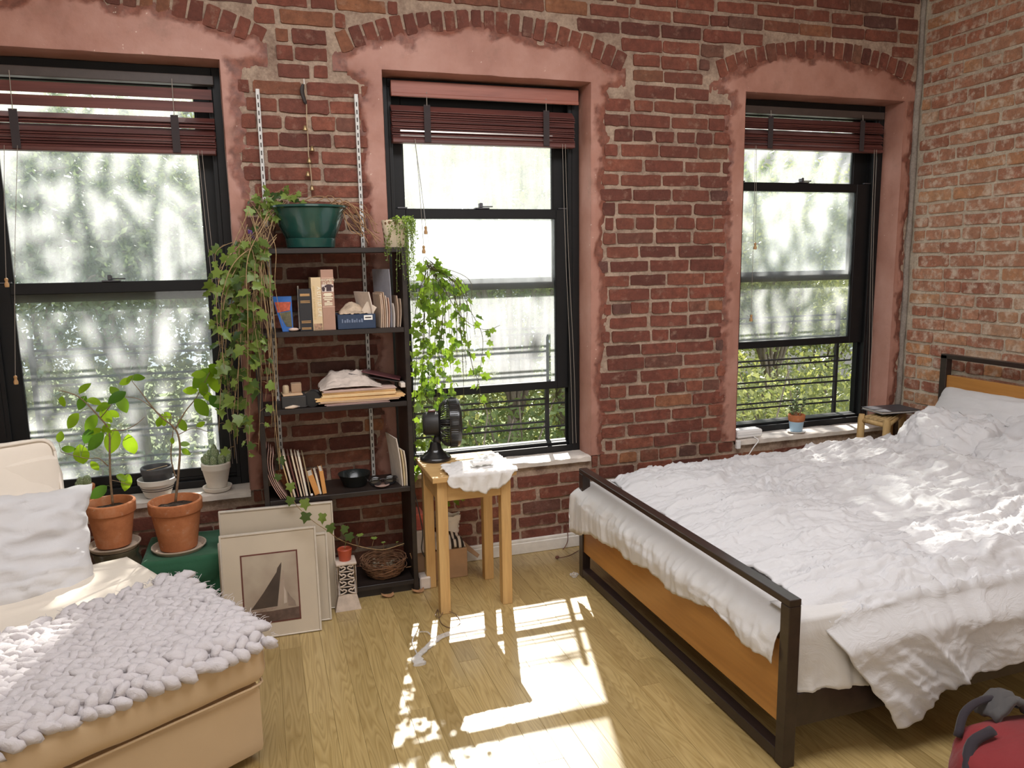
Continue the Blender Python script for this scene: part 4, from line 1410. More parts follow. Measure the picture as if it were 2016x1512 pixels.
jar = thing('jar', 'dark glazed ceramic jar used as a plant stand beside the sofa', 'jar', (p1[0], p1[1], 0))
jm_ = MB(); jm_.lathe([(0, 0), (.075, 0), (.085, .02), (.110, .15), (.113, .23), (.100, .305), (.088, .332), (.094, .352), (.096, .366), (.084, .368), (0, .367)], (p1[0], p1[1], 0), 44)
jm_.build('body', pm('brown_green_glaze', (.085, .070, .045), .25, .5, 7, .1, 20, coat=.5), jar, smooth=True, angle=50)

gx0, gx1, gy0, gy1, gz = -.535, -.225, 3.37, 3.66, .326
MB().span((gx0 + .02, gy0 + .02, 0), (gx1 - .02, gy1 - .01, gz - .005), .004).build('side_table', pm('dark_side_table', (.03, .022, .018), .6), None, label='small dark table hidden under the green cloth', cat='side table')
def gcloth(u, v):
    x, y = lerp(gx0 - .19, gx1 + .19, u), lerp(gy0 - .21, gy1 + .04, v)
    dx = max(gx0 - x, 0, x - gx1); dy = max(gy0 - y, 0)
    d = math.hypot(dx, dy) if dx and dy else dx + dy
    a = math.atan2(dy, dx) if d else 0
    xx = min(max(x, gx0), gx1); yy = max(y, gy0)
    f = math.sin(9 * a + x * 34 + 3 * fbm(x * 9, y * 9)) * .5 + .5
    o = .014 * sm(0, .05, d) + (.030 * f) * sm(.02, .16, d)
    if d:
        xx += math.copysign(o, x - xx) * (dx / d); yy -= o * (dy / d)
    return (xx, yy, gz + .002 + .003 * fbm(x * 10, y * 10) - d * .95)
gc = MB(); gc.grid(60, 50, gcloth)
tag(gc.build('table_cover', cloth('bottle_green_cloth', (.030, .115, .060), .8, 600, .2, .25, 0, .15, 8.0, .01), None, smooth=True, thick=.003), 'dark green cloth draped over the small table under the thin sapling', 'cloth')

# things on the first sill
ZSL = ZS + .004
def cactus_mat():
    t = NT('woolly_cactus')
    v = t.coord('Object')
    d = t.n('TexVoronoi', ins={'Vector': v, 'Scale': 190.0}).outputs['Distance']
    c = t.ramp(d, [(.16, (.74, .74, .62)), (.42, (.20, .27, .13)), (.8, (.27, .34, .18))])
    return t.done(t.bsdf(c, .7, 0, t.bump(d, .5, .004), .2))
M_CACTUS = cactus_mat()
def column(mb, base, top, r):
    b, t_ = Vector(base), Vector(top)
    prof = [(0, .55), (.15, .9), (.5, 1.0), (.8, .92), (.92, .68), (.985, .3), (1, .05)]
    mb.tube([b.lerp(t_, k) for k, _ in prof], [r * s for _, s in prof], 12)
px0 = at(428, 955, y=3.765)
cc1 = (px0.x, 3.765, ZSL + .016)
ca = thing('potted_cactus', 'clumped woolly cactus in a white clay pot and saucer on the sill', 'potted plant', cc1)
M_WHITECLAY = pm('white_clay', (.76, .70, .62), .7, .08, 12, .2, 90)
pot('pot', ca, cc1, .044, .066, .118, .030, .005, M_WHITECLAY)
saucer('saucer', ca, (cc1[0], cc1[1], ZSL), .066, .020, M_WHITECLAY)
rc = random.Random(2)
zt = cc1[2] + .085
for k, (dx, dy, h, r) in enumerate(((0, .006, .098, .021), (-.036, -.010, .082, .016), (-.024, .024, .090, .015), (.026, -.024, .078, .017), (.040, .014, .082, .015), (-.006, -.036, .072, .016), (-.006, .036, .112, .016), (.058, -.006, .092, .0125), (-.050, .010, .062, .013))):
    m = MB(); column(m, (cc1[0] + dx * .8, cc1[1] + dy * .8, zt), (cc1[0] + dx * 1.15, cc1[1] + dy * 1.15, zt + h), r)
    m.build('cactus_stem', M_CACTUS, ca, smooth=True)
px0 = at(172, 985, y=3.775)
cc2 = (px0.x - .004, 3.775, ZSL)
c2 = thing('potted_cactus', 'two-headed little cactus in a brown clay pot behind the white pillow', 'potted plant', cc2)
pot('pot', c2, cc2, .030, .041, .082, .020, .004, M_TERRA)
for dx, h, r in ((-.016, .045, .017), (.012, .050, .019), (-.030, .026, .013)):
    m = MB(); column(m, (cc2[0] + dx * .6, cc2[1], cc2[2] + .055), (cc2[0] + dx, cc2[1], cc2[2] + .075 + h), r); m.build('cactus_stem', M_CACTUS, c2, smooth=True)
px0 = at(312, 980, y=3.765)
gp = (px0.x, 3.768, ZSL)
wp = MB(); wp.lathe([(0, 0), (.052, 0), (.056, .006), (.076, .062), (.082, .064), (.083, .084), (.078, .086), (.074, .080), (.050, .012), (0, .010)], gp, 44)
bw_ = wp.build('planter', pm('chalk_white_glaze', (.70, .66, .60), .45, .06, 10, .05), None, smooth=True, angle=40, label='white round planter with two dark stripes on the first sill', cat='planter')
for zz, rr in ((.036, .0672), (.047, .0712)):
    m = MB(); m.tube([(gp[0] + rr * math.cos(a), gp[1] + rr * math.sin(a), gp[2] + zz) for a in np.linspace(0, 2 * PI, 41)], .0022, 5); m.build('stripe', pm('brown_stripe', (.06, .045, .04), .5), bw_)
dp = thing('nested_pot', 'empty dark grey pot nested inside the striped white planter', 'pot', (gp[0], gp[1], gp[2] + .03))
pot('body', dp, (gp[0] + .004, gp[1], gp[2] + .014), .046, .070, .124, .026, .004, pm('charcoal_pot', (.075, .075, .080), .6, .15, 20))
m = MB(); m.tube(spline([(gp[0] - .03, gp[1] - .058, gp[2] + .137), (gp[0] + .0, gp[1] - .066, gp[2] + .143), (gp[0] + .02, gp[1] - .03, gp[2] + .139), (gp[0] + .05, gp[1] - .01, gp[2] + .140)], 10), .002, 5)
m.build('twine', pm('twine', (.55, .42, .26), .9), dp)
# ------------------------------------------------------------------ black shelf unit against the pier
M_SHELF = wood('black_brown_shelf', (0.030, 0.021, 0.017), (0.016, 0.011, 0.010), .45, 1, 0, .4, .08)
SX0, SX1, SYF, SYB = -.030, .640, 3.43, 3.685
SHZ = [1.618, 1.262, .923, .518, .060]
shelf = thing('bookshelf', 'tall narrow black open bookshelf against the brick between two windows', 'shelf', ((SX0 + SX1) / 2, 3.56, 0))
for x0 in (SX0, SX1 - .022):
    MB().span((x0, SYF, 0), (x0 + .022, SYB, SHZ[0]), .0015).build('side_panel', M_SHELF, shelf)
for z in SHZ:
    MB().span((SX0 + (.0 if z == SHZ[0] else .022), SYF + .002, z - .022), (SX1 - (.0 if z == SHZ[0] else .022), SYB - .001, z), .0015).build('shelf_board', M_SHELF, shelf)
MB().span((SX0 + .022, SYF + .02, 0), (SX1 - .022, SYF + .035, .038)).build('plinth', M_SHELF, shelf)
ZS1, ZS2, ZS3, ZS4, ZS5 = SHZ

# slotted wall standards
M_STD = pm('white_slotted_steel', (.62, .60, .57), .4, .05, 20, 0)
M_SLOT = pm('slot_shadow', (.03, .025, .022), .9)
for k, (x, z0, z1, lab) in enumerate(((.058, .38, 2.313, 'long slotted white wall standard nearest the first window'), (.486, .47, 2.312, 'long slotted white wall standard nearest the second window'))):
    s = thing('wall_standard', lab, 'shelf rail', (x, 3.70, z0), 'slotted shelf standards on the brick')
    m = MB()
    m.span((x - .0085, 3.691, z0), (x + .0085, 3.694, z1)); m.span((x - .0085, 3.691, z0), (x - .006, 3.706, z1)); m.span((x + .006, 3.691, z0), (x + .0085, 3.706, z1))
    m.build('rail', M_STD, s)
    sl = MB(); z = z0 + .02
    while z < z1 - .02:
        sl.span((x - .0022, 3.6895, z), (x + .0022, 3.6912, z + .019)); z += .034
    sl.build('slots', M_SLOT, s, kind='stuff')

# string of little bells
M_BELL = pm('dull_brass', (.34, .24, .12), .4, .2, 40, .1, metal=.7)
bs = thing('bell_string', 'string of small brass bells hanging on the brick above the bowl', 'bells', (.28, 3.70, 2.35))
pk = lambda x, y: at(540 + x / 5.815, 140 + y / 5.815, y=3.690)
MB().tube([pk(340, 90), pk(345, 150)], .004, 6).build('nail', pm('bright_nail', (.6, .55, .5), .4, metal=.6), bs)
MB().tube(spline([pk(342, 140), pk(350, 250), pk(368, 380), pk(372, 560), pk(388, 800), pk(392, 960), pk(415, 1120), pk(430, 1300)], 24), .0028, 5).build('cord', pm('jute_cord', (.40, .29, .19), .9), bs)
MB().tube(spline([pk(330, 150), pk(318, 230), pk(345, 330), pk(365, 380)], 10), [.006, .008, .010, .010, .010, .009, .009, .008, .008, .006, .004], 6).build('leather_loop', pm('dark_leather', (.03, .022, .02), .6), bs)
for (x, y) in ((352, 655), (432, 890), (400, 1025), (385, 1180), (432, 1340)):
    p = pk(x, y)
    m = MB(); m.lathe([(.011, -.010), (.0115, -.008), (.0085, .002), (.006, .010), (.003, .013), (0, .0135)], p, 14)
    m.build('bell', M_BELL, bs, smooth=True, angle=50)

# bowl planter on top
M_GLAZE = pm('sea_green_plastic', (.012, .060, .050), .20, .25, 5, .02, 20, coat=.6)
bx = at(608, 410, y=3.555).x
bowl = thing('bowl_planter', 'wide dark green bowl planter on top of the black shelf', 'planter', (bx, 3.555, ZS1))
m = MB(); m.lathe([(0, .012), (.088, .012), (.100, .020), (.122, .070), (.146, .130), (.157, .164), (.167, .170), (.167, .177), (.160, .180), (.148, .168), (.115, .080), (.08, .03), (0, .03)], (bx, 3.555, ZS1 + .004), 56)
m.build('bowl', M_GLAZE, bowl, smooth=True, angle=40)
m = MB(); m.lathe([(0, 0), (.096, 0), (.104, .004), (.110, .040), (.107, .043), (.100, .040), (.094, .008), (0, .007)], (bx, 3.555, ZS1 + .001), 56)
m.build('saucer', M_GLAZE, bowl, smooth=True, angle=40)
MB().grid(8, 24, lambda u, v: (bx + u * .135 * math.cos(v * 2 * PI), 3.555 + u * .135 * math.sin(v * 2 * PI), ZS1 + .160 + .008 * fbm(u * 7 * math.cos(v * 6.28), u * 7 * math.sin(v * 6.28)))).build('soil', M_SOIL, bowl, smooth=True)
M_DRY = pm('dry_vine', (.30, .17, .085), .85, .3, 70, .3, 200)
rd = random.Random(6)
dv_ = MB()
for k in range(16):
    p0 = at(rd.uniform(655, 690), rd.uniform(396, 412), y=3.50 + rd.uniform(-.03, .05))
    p3 = at(rd.uniform(705, 752), rd.uniform(440, 482), y=3.47 + rd.uniform(-.03, .05))
    mid = p0.lerp(p3, .45) + Vector((rd.uniform(-.03, .03), rd.uniform(-.02, .02), rd.uniform(-.01, .05)))
    m2 = p0.lerp(p3, .75) + Vector((rd.uniform(-.02, .02), rd.uniform(-.02, .02), rd.uniform(-.02, .02)))
    dv_.tube(spline([p0 + Vector((-.05, .02, -.01)), p0 + Vector((0, 0, .012)), mid, m2, p3], 14), rd.uniform(.0013, .003), 5)
for pts in ([(575, 398), (600, 395), (620, 398), (650, 385), (668, 405)], [(590, 400), (615, 388), (640, 388), (655, 402)]):
    dv_.tube(spline([at(x, y, y=3.52) for x, y in pts], 14), .002, 5)
dv_.build('dry_vines', M_DRY, bowl, smooth=True)

# dotted pot with fine trailing plant
def dots_mat():
    t = NT('cream_pot_with_brown_dots')
    v = t.coord('Object')
    d = t.n('TexVoronoi', ins={'Vector': v, 'Scale': 42.0, 'Randomness': .55}).outputs['Distance']
    c = t.ramp(d, [(.30, (.20, .11, .055)), (.34, (.20, .11, .055)), (.37, (.70, .58, .42))])
    return t.done(t.bsdf(c, .6, 0, None, .3))
dpx = (.604, 3.515, ZS1)
dot = thing('dotted_pot', 'cream pot with brown dots and a fine trailing plant on the shelf top', 'potted plant', dpx)
m = MB(); m.lathe([(0, 0), (.042, 0), (.044, .003), (.055, .118), (.054, .121), (.050, .121), (.048, .112), (0, .108)], dpx, 40)
m.build('pot', dots_mat(), dot, smooth=True, angle=40)
M_FINE = leafmat('fine_trailing_leaf', (.26, .38, .08), (.13, .22, .05), .5)
fm, fs_ = MB(), MB()
rf = random.Random(14)
for k in range(46):
    a = rf.uniform(0, 2 * PI)
    if k % 3: a = rf.uniform(-1.9, .4)
    e = Vector((math.cos(a), math.sin(a), 0))
    p0 = Vector(dpx) + e * .035 + Vector((0, 0, .115))
    drop = rf.choice([.03, .08, .15, .24, .30]) * rf.uniform(.6, 1.1)
    if e.x > .5 and e.y > -.9: drop *= 1.0
    side = Vector((.052 + rf.uniform(0, .016), 0, 0))
    edge = p0 + e * rf.uniform(.03, .055) + Vector((0, 0, .012))
    if k < 14:     # over the shelf's right end
        edge = Vector((SX1 + rf.uniform(.008, .03), rf.uniform(3.43, 3.55), ZS1 + .09 + rf.uniform(-.02, .03)))
        end = Vector((edge.x + rf.uniform(0, .015), edge.y, edge.z - .09 - rf.uniform(.05, .33)))
    elif k < 26:   # over the front edge
        edge = Vector((rf.uniform(.53, .66), SYF - rf.uniform(.01, .03), ZS1 + .06 + rf.uniform(-.02, .05)))
        end = Vector((edge.x + rf.uniform(-.02, .02), edge.y - .005, edge.z - rf.uniform(.06, .26)))
    else:
        end = edge + Vector((e.x * .015, e.y * .01, -drop * .3))
    q = spline([p0, edge, edge.lerp(end, .5), end], 12)
    fs_.tube(q, .0008, 4)
    for p in q[2:]:
        for _ in range(3):
            c = p + Vector((rf.gauss(0, .006), rf.gauss(0, .006), rf.gauss(0, .006)))
            d = Vector((rf.gauss(0, 1), rf.gauss(0, 1), rf.gauss(0, 1))).normalized(); n_ = d.orthogonal(); n_ = Matrix.Rotation(rf.uniform(0, 6), 3, d) @ n_.normalized()
            s = rf.uniform(.003, .0062)
            fm.add([c - d * s, c - n_ * s * .7, c + d * s, c + n_ * s * .7], [(0, 1, 2, 3)])
fs_.build('strands', M_STEMG, dot); fm.build('foliage', M_FINE, dot, kind='stuff')

# ------------------------------------------------------------------ ivies
M_IVY = leafmat('ivy_leaf', (.20, .28, .060), (.045, .090, .025), .42, .35)
M_IVYB = leafmat('ivy_leaf_bright', (.28, .42, .06), (.12, .22, .04), .6, .35)
IV = [(0, 0), (.30, -.10), (.48, .08), (.30, .30), (.46, .55), (.20, .62), (0, 1.0)]
def ivy_mesh(mat, fold, curl, w=1.0):
    half = [(0, 0), (.26, -.12), (.50, .04), (.34, .28), (.50, .55), (.20, .64), (0, 1.0)]
    c = (0, .3)
    vs, fs = [(0, .30, 0)], []
    right = [(x * w, y) for x, y in half]
    left = [(-x * w, y) for x, y in half[1:-1]][::-1]
    for x, y in right + left:
        vs.append((x, y, fold * abs(x) - curl * (y - .3) ** 2 * (1 if y > .3 else .4)))
    n = len(vs) - 1
    for i in range(n):
        fs.append((0, 1 + i, 1 + (i + 1) % n))
    return MB().add(vs, fs).mesh('leaf', mat, True)
IVM = [ivy_mesh(M_IVY, f, c_, w) for f, c_, w in ((.1, .2, 1), (.3, .1, .9), (-.15, .35, 1.05), (.4, .4, .8))]
IVB = [ivy_mesh(M_IVYB, f, c_, w) for f, c_, w in ((.1, .2, 1), (.3, .1, .9), (-.15, .35, 1.05), (.4, .4, .8))]
ri = random.Random(17)
class Ivy:
    def __init__(s, name, label, loc, meshes, stem):
        s.t = thing(name, label, 'plant', loc, None)
        s.m, s.sb, s.n, s.stem = meshes, MB(), 0, stem
    def vine(s, pts, r=.0018, step=.034, lo=.030, hi=.055, start=.0, jit=.012, limit=292, skip=0.0):
        q = spline(pts, max(8, len(pts) * 7))
        s.sb.tube(q, [lerp(r, r * .5, k / (len(q) - 1)) for k in range(len(q))], 5)
        L = [0]
        for k in range(1, len(q)): L.append(L[-1] + (q[k] - q[k - 1]).length)
        d = start * L[-1] + ri.uniform(0, step)
        while d < L[-1] and s.n < limit:
            k = next(i for i in range(1, len(L)) if L[i] >= d)
            p = q[k - 1].lerp(q[k], (d - L[k - 1]) / max(1e-6, L[k] - L[k - 1]))
            d += step * ri.uniform(.6, 1.5)
            if ri.random() < skip: continue
            s.leaf(p, ri.uniform(lo, hi), jit)
    def leaf(s, p, size, jit=.012, d=None, nrm=None):
        out = Vector((ri.uniform(-1, 1), ri.uniform(-1, .5), ri.uniform(-.5, .6))).normalized()
        base = p + out * ri.uniform(.5, 1.4) * jit * 1.4
        s.sb.tube([p, p.lerp(base, .5) + Vector((0, 0, .004)), base], .0008, 4)
        dd = d or Vector((out.x * .8 + ri.uniform(-.4, .4), ri.uniform(-.5, .2), -ri.uniform(.1, 1.0)))
        nn = nrm or Vector((ri.uniform(-1.3, 1.3), -ri.uniform(.3, 1.2), ri.uniform(-.3, 1.2)))
        put_leaf(ri.choice(s.m), base, dd, nn, size, s.t)
        s.n += 1
    def done(s):
        s.sb.build('vines', s.stem, s.t, smooth=True)
M_VINE = pm('tan_vine', (.30, .20, .10), .8, .3, 60, .2)
M_VINEG = pm('dark_vine', (.10, .085, .04), .8, .3, 60, .2)
ivy = Ivy('ivy', 'large ivy trailing down the left end of the black shelf', (-.10, 3.45, 1.62), IVM, M_VINE)
# the runner first, then the curtain
run = [at(575, 945, y=3.40), at(578, 985, y=3.385), at(600, 1012, y=3.30), at(622, 1030, y=3.20), at(645, 1045, y=3.17), at(664, 1060, y=3.20)]
ivy.sb.tube(spline(run, 24), .0016, 5)
cpx = lambda x, y, Y: at(400 + x / 3.287, 740 + y / 3.287, y=Y)
for x, y, L, Y in ((552, 720, 62, 3.37), (575, 800, 62, 3.36), (648, 820, 75, 3.28), (665, 905, 70, 3.19), (768, 918, 68, 3.15), (832, 975, 62, 3.15), (918, 990, 58, 3.19), (500, 550, 60, 3.38), (490, 650, 50, 3.38)):
    ivy.leaf(cpx(x, y - 20, Y), L / 3.287 / 1507 * 3.1 * 1.1, .006, Vector((ri.uniform(-.4, .4), -.15, -1)), Vector((ri.uniform(-.3, .3), -1, .35)))
run2 = [at(664, 1060, y=3.30), cpx(945, 1085, 3.40), cpx(1080, 1118, 3.40), cpx(1180, 1122, 3.40), cpx(1300, 1085, 3.40)]
ivy.sb.tube(spline(run2, 20), .0022, 5)
for x0, y0, x1, y1, L in ((1005, 1105, 1015, 1030, 48), (1090, 1118, 1105, 1050, 44), (1168, 1120, 1166, 1078, 30), (1250, 1105, 1256, 1075, 18)):
    p, q = cpx(x0, y0, 3.40), cpx(x1, y1, 3.395)
    ivy.sb.tube([p, p.lerp(q, .5), q], .001, 4)
    for sgn in (-1, 1):
        put_leaf(ri.choice(IVM), q, Vector((sgn, -.2, .25)), Vector((0, -.6, 1)), L / 3.287 / 1507 * 3.25 * .6, ivy.t); ivy.n += 1
vinesL = []
for k in range(34):
    sx, sy = ri.uniform(468, 545), ri.uniform(405, 480)
    f = k / 33
    ex = lerp(418, 556, f) + ri.uniform(-10, 10)
    ey = (ri.uniform(560, 760) if f < .12 else ri.uniform(700, 905)) if f < .8 else ri.uniform(640, 930)
    Y0, Y1 = ri.uniform(3.40, 3.50), ri.uniform(3.28, 3.42)
    mx = lerp(sx, ex, .65) + ri.uniform(-18, 10)
    mid = at(mx, lerp(sy, ey, .25), y=lerp(Y0, Y1, .7)); m2 = at(lerp(mx, ex, .6) + ri.uniform(-14, 14), lerp(sy, ey, .6), y=Y1 + ri.uniform(-.02, .02))
    vinesL.append([at(sx, sy, y=Y0), mid, m2, at(ex, ey, y=Y1)])
# crown of the plant by the bowl, and a bundle of bare tan runners
for k in range(14):
    p0 = at(ri.uniform(505, 540), ri.uniform(410, 470), y=3.50)
    e = at(ri.choice([ri.uniform(478, 530), ri.uniform(540, 612)]), ri.uniform(368, 405), y=3.52 + ri.uniform(-.02, .08))
    ivy.vine([p0, p0.lerp(e, .6) + Vector((0, 0, .02)), e], .0016, .034, .024, .046, .3, .014, 75)
for k, v in enumerate(vinesL):
    ivy.vine(v, ri.uniform(.0012, .0026), .058, .024, .058, .12, .020, 292, .05)
for k in range(22):
    p0 = at(ri.uniform(478, 520), ri.uniform(455, 485), y=3.44)
    e = at(ri.uniform(455, 545), ri.uniform(560, 720), y=ri.uniform(3.33, 3.41))
    ivy.sb.tube(spline([p0, p0 + Vector((ri.uniform(-.04, .02), -.03, -.03)), p0.lerp(e, .55) + Vector((ri.uniform(-.03, .03), 0, 0)), e], 14), ri.uniform(.001, .002), 5)
ivy.done()
m = MB(); m.lathe([(0, 0), (.045, 0), (.060, .09), (.063, .095), (.058, .095), (.05, .08), (0, .08)], (.035, 3.575, ZS1), 24)
m.build('pot', pm('plain_plant_pot', (.10, .05, .035), .7), ivy.t, smooth=True, angle=40)
rb_ = MB(); rb_.grid(14, 4, lambda u, v: tuple(at(lerp(488, 512, u) + 6 * math.sin(u * 9), lerp(452, 480, u) + 8 * (v - .5) + 4 * math.cos(u * 7), y=3.452 + .012 * math.sin(u * 8 + v))))
rb_.build('ribbon', pm('violet_ribbon', (.16, .07, .30), .5), None, smooth=True, thick=.001, label='crumpled violet ribbon caught in the ivy at the shelf top', cat='ribbon')

ivr = Ivy('ivy', 'bright backlit ivy hanging in the second window beside the shelf', (.72, 3.66, 1.55), IVB, M_VINEG)
org = at(845, 522, y=3.665)
for pts in ([(845, 522), (900, 560), (925, 610), (948, 655), (949, 700), (938, 770)], [(845, 522), (870, 560), (905, 620), (940, 645), (965, 648), (985, 640)], [(845, 522), (885, 545), (900, 600), (930, 720), (945, 770), (935, 850)]):
    ivr.vine([at(x, y, y=3.665 - .01 * i) for i, (x, y) in enumerate(pts)], .002, .045, .028, .046, .1, .016, 270)
for k in range(30):
    f = k / 29
    ex = lerp(815, 935, f) + ri.uniform(-6, 6)
    ey = ri.uniform(720, 905) if f < .6 else ri.uniform(640, 830)
    Y1 = ri.uniform(3.60, 3.70)
    mx = lerp(845, ex, .8)
    ivr.vine([org + Vector((ri.uniform(-.015, .015), ri.uniform(-.02, .02), ri.uniform(-.01, .02))), at(mx + ri.uniform(-8, 8), lerp(522, ey, .2), y=lerp(3.665, Y1, .6)), at(lerp(mx, ex, .6) + ri.uniform(-10, 10), lerp(522, ey, .6), y=Y1), at(ex, ey, y=Y1)], ri.uniform(.001, .002), .058, .026, .052, .08, .016, 275, .05)
for k in range(12):
    ivr.leaf(org + Vector((ri.uniform(-.03, .04), ri.uniform(-.03, .02), ri.uniform(-.02, .03))), ri.uniform(.03, .05))
for k in range(14):
    ivr.leaf(at(ri.uniform(812, 835), ri.uniform(860, 960), y=3.64), ri.uniform(.025, .045))
for x, y in ((893, 985), (902, 980), (886, 992)):
    ivr.leaf(at(x, y, y=3.60), .04, .004, None, None)
ivr.sb.tube(spline([at(820, 700, y=3.62), at(815, 860, y=3.62), at(840, 950, y=3.62), at(888, 985, y=3.60)], 16), .0015, 5)
ivr.done()
hk = MB()
top_ = Vector((org.x + .012, 3.665, org.z + .01))
hk.tube(spline([top_, top_ + Vector((-.03, .0, .03)), top_ + Vector((-.035, .02, .0)), top_ + Vector((.0, .0, -.02))], 12), .0012, 5)
hk.tube([top_, Vector((at(817, 290, y=3.80).x, 3.80, 2.12))], .0008, 4)
hk.build('hanging_wire', pm('thin_wire', (.10, .10, .10), .4, metal=.8), ivr.t)
# ------------------------------------------------------------------ lettering helper
def text_mesh(body, size, mat, name='lettering'):
    cu = bpy.data.curves.new(name, 'FONT')
    cu.body, cu.size, cu.align_x, cu.align_y, cu.extrude = body, size, 'CENTER', 'CENTER', .0003
    cu.resolution_u = 2
    o = bpy.data.objects.new('tmp_text', cu)
    COL.objects.link(o)
    dg = bpy.context.evaluated_depsgraph_get()
    dg.update()
    me = bpy.data.meshes.new_from_object(o.evaluated_get(dg))
    bpy.data.objects.remove(o, do_unlink=True)
    me.materials.clear(); me.materials.append(mat)
    return me
def letter(body, size, mat, M, parent, name='lettering'):
    me = text_mesh(body, size, mat, name)
    me.transform(M)
    return link(name, me, parent)
FRONT = Matrix(((1, 0, 0, 0), (0, 0, -1, 0), (0, 1, 0, 0), (0, 0, 0, 1)))      # text plane facing the room (-Y)
def frontm(x, y, z, rot=0.0):
    return Matrix.Translation((x, y, z)) @ FRONT @ Matrix.Rotation(rot, 4, 'Z')

# ------------------------------------------------------------------ books and things on the shelf, second board
def X2(px, py=620, y=3.45): return at(px, py, y=y).x
M_PAGES = pm('paper_block', (.70, .62, .50), .85, .12, 40, .3, 300)
def book(name, label, x0, x1, z0, h, d, col, yf=3.45, lean=0.0, group='books on the shelf', cat='book', rough=.5):
    c = thing(name, label, cat, ((x0 + x1) / 2, yf + d / 2, z0), group)
    M = Matrix.Translation(((x0 + x1) / 2, yf, z0)) @ Matrix.Rotation(lean, 4, 'Y')
    w = x1 - x0
    t = .0022
    cm = MB()
    cm.span((-w / 2, 0, 0), (-w / 2 + t, d, h), .0005, M); cm.span((w / 2 - t, 0, 0), (w / 2, d, h), .0005, M); cm.span((-w / 2, -.001, 0), (w / 2, t, h), .0008, M)
    cm.build('cover', pm(name + '_cover_%d_%d' % (int(col[0] * 999), int(col[2] * 999)), col, rough, .06, 20, .05), c)
    MB().span((-w / 2 + t, t, .003), (w / 2 - t, d - .004, h - .004), 0, M).build('pages', M_PAGES, c)
    return c, M
M_GOLD = pm('faded_gilt', (.50, .29, .12), .45, .1, 60, 0, metal=.3)
M_CREAMINK = pm('pale_ink', (.86, .78, .58), .6, .05)
M_INK = pm('dark_ink', (.05, .04, .04), .7, .05)
zz = ZS2 + .0005
# black clothbound volume with gilt bands
b, M = book('book', 'black clothbound book with four pairs of gilt bands', X2(590), X2(614.5), zz, at(600, 569, y=3.45).z - zz, .15, (.018, .017, .020))
h = at(600, 569, y=3.45).z - zz
for f in (.88, .86, .84, .715, .68, .235, .20, .075, .045):
    MB().span((-.020, -.0022, h * f - .0016), (.020, -.0008, h * f + .0016), 0, M).build('gilt_band', M_GOLD, b)
# two tall spines
h = at(625, 546, y=3.45).z - zz
b, M = book('book', 'thick cream book with tall pale lettering reading A LITTLE LIFE', X2(615.5), X2(635), zz, h, .17, (.66, .50, .30))
xc = (X2(615.5) + X2(635)) / 2
letter('A LITTLE LIFE', .0225, pm('white_ink', (.92, .86, .70), .5, .03), frontm(xc + .010, 3.4475, zz + h * .54, -PI / 2), b)
letter('HANYA YANAGIHARA', .0145, pm('ochre_ink', (.78, .60, .30), .5, .03), frontm(xc - .011, 3.4475, zz + h * .53, -PI / 2), b)
MB().span((xc - .018, 3.4478, zz + .003), (xc + .018, 3.449, zz + h * .13)).build('picture_patch', pm('muddy_picture', (.36, .22, .14), .6, .5, 80), b)
h = at(650, 530.5, y=3.45).z - zz
b, M = book('book', 'tallest book, dusty pink spine headed WOMEN with a dark shirt picture', X2(635.5), X2(660), zz, h, .18, (.40, .23, .165))
xc = (X2(635.5) + X2(660)) / 2
letter('WOMEN', .0155, M_CREAMINK, frontm(xc, 3.4475, zz + h * .825), b)
letter('IN AIR', .0145, M_CREAMINK, frontm(xc, 3.4475, zz + h * .775), b)
MB().span((xc - .025, 3.4482, zz + h * .635), (xc + .025, 3.449, zz + h * .755)).build('spine_picture', pm('pale_spine_picture', (.70, .60, .54), .6, .1, 90), b)
shp = MB(); shp.add([(-.012, 0, -.013), (.010, 0, -.013), (.010, 0, .004), (.017, 0, .002), (.019, 0, .010), (.006, 0, .016), (-.007, 0, .016), (-.020, 0, .010), (-.018, 0, .002), (-.012, 0, .004)], [tuple(range(10))], Matrix.Translation((xc + .006, 3.4478, zz + h * .695)))
shp.add([(-.006, 0, -.012), (.004, 0, -.012), (.006, 0, 0), (0, 0, .010), (-.008, 0, .004)], [tuple(range(5))], Matrix.Translation((xc - .017, 3.4478, zz + h * .69)))
shp.build('shirt_print', pm('maroon_ink', (.05, .025, .03), .6), b)
for f, w in ((.605, .016), (.585, .02), (.565, .014), (.535, .021), (.505, .017), (.475, .006), (.448, .017), (.42, .017)):
    MB().span((xc - w, 3.4478, zz + h * f - .0022), (xc + w, 3.449, zz + h * f + .0022)).build('spine_line', M_CREAMINK, b)
for f in (.86, .385):
    MB().span((xc - .027, 3.4478, zz + h * f - .0014), (xc + .027, 3.449, zz + h * f + .0014)).build('spine_rule', pm('pale_pink_rule', (.66, .45, .34), .6), b)
# blue paperback, leaning
x0 = X2(553)
bb = thing('paperback', 'blue paperback with orange-red heading, leaning at the shelf end', 'book', (x0, 3.47, zz), 'books on the shelf')
p = [at(549, 615, y=3.50), at(577, 579, y=3.53), at(577, 640, y=3.46), at(556, 648, y=3.452)]
p[3].z = zz; p[2].z = max(p[2].z, zz + .004)
def slab(name, pts, t, mat, parent, off=(0, 1, 0)):
    o = Vector(off) * t
    vs = [tuple(q) for q in pts] + [tuple(q + o) for q in pts]
    return MB().add(vs, [(0, 1, 2, 3), (7, 6, 5, 4), (0, 4, 5, 1), (1, 5, 6, 2), (2, 6, 7, 3), (3, 7, 4, 0)]).build(name, mat, parent)
q = [Vector((x0 - .030, 3.52, zz + .150)), Vector((x0 + .050, 3.50, zz + .150)), Vector((x0 + .048, 3.46, zz)), Vector((x0 + .004, 3.47, zz))]
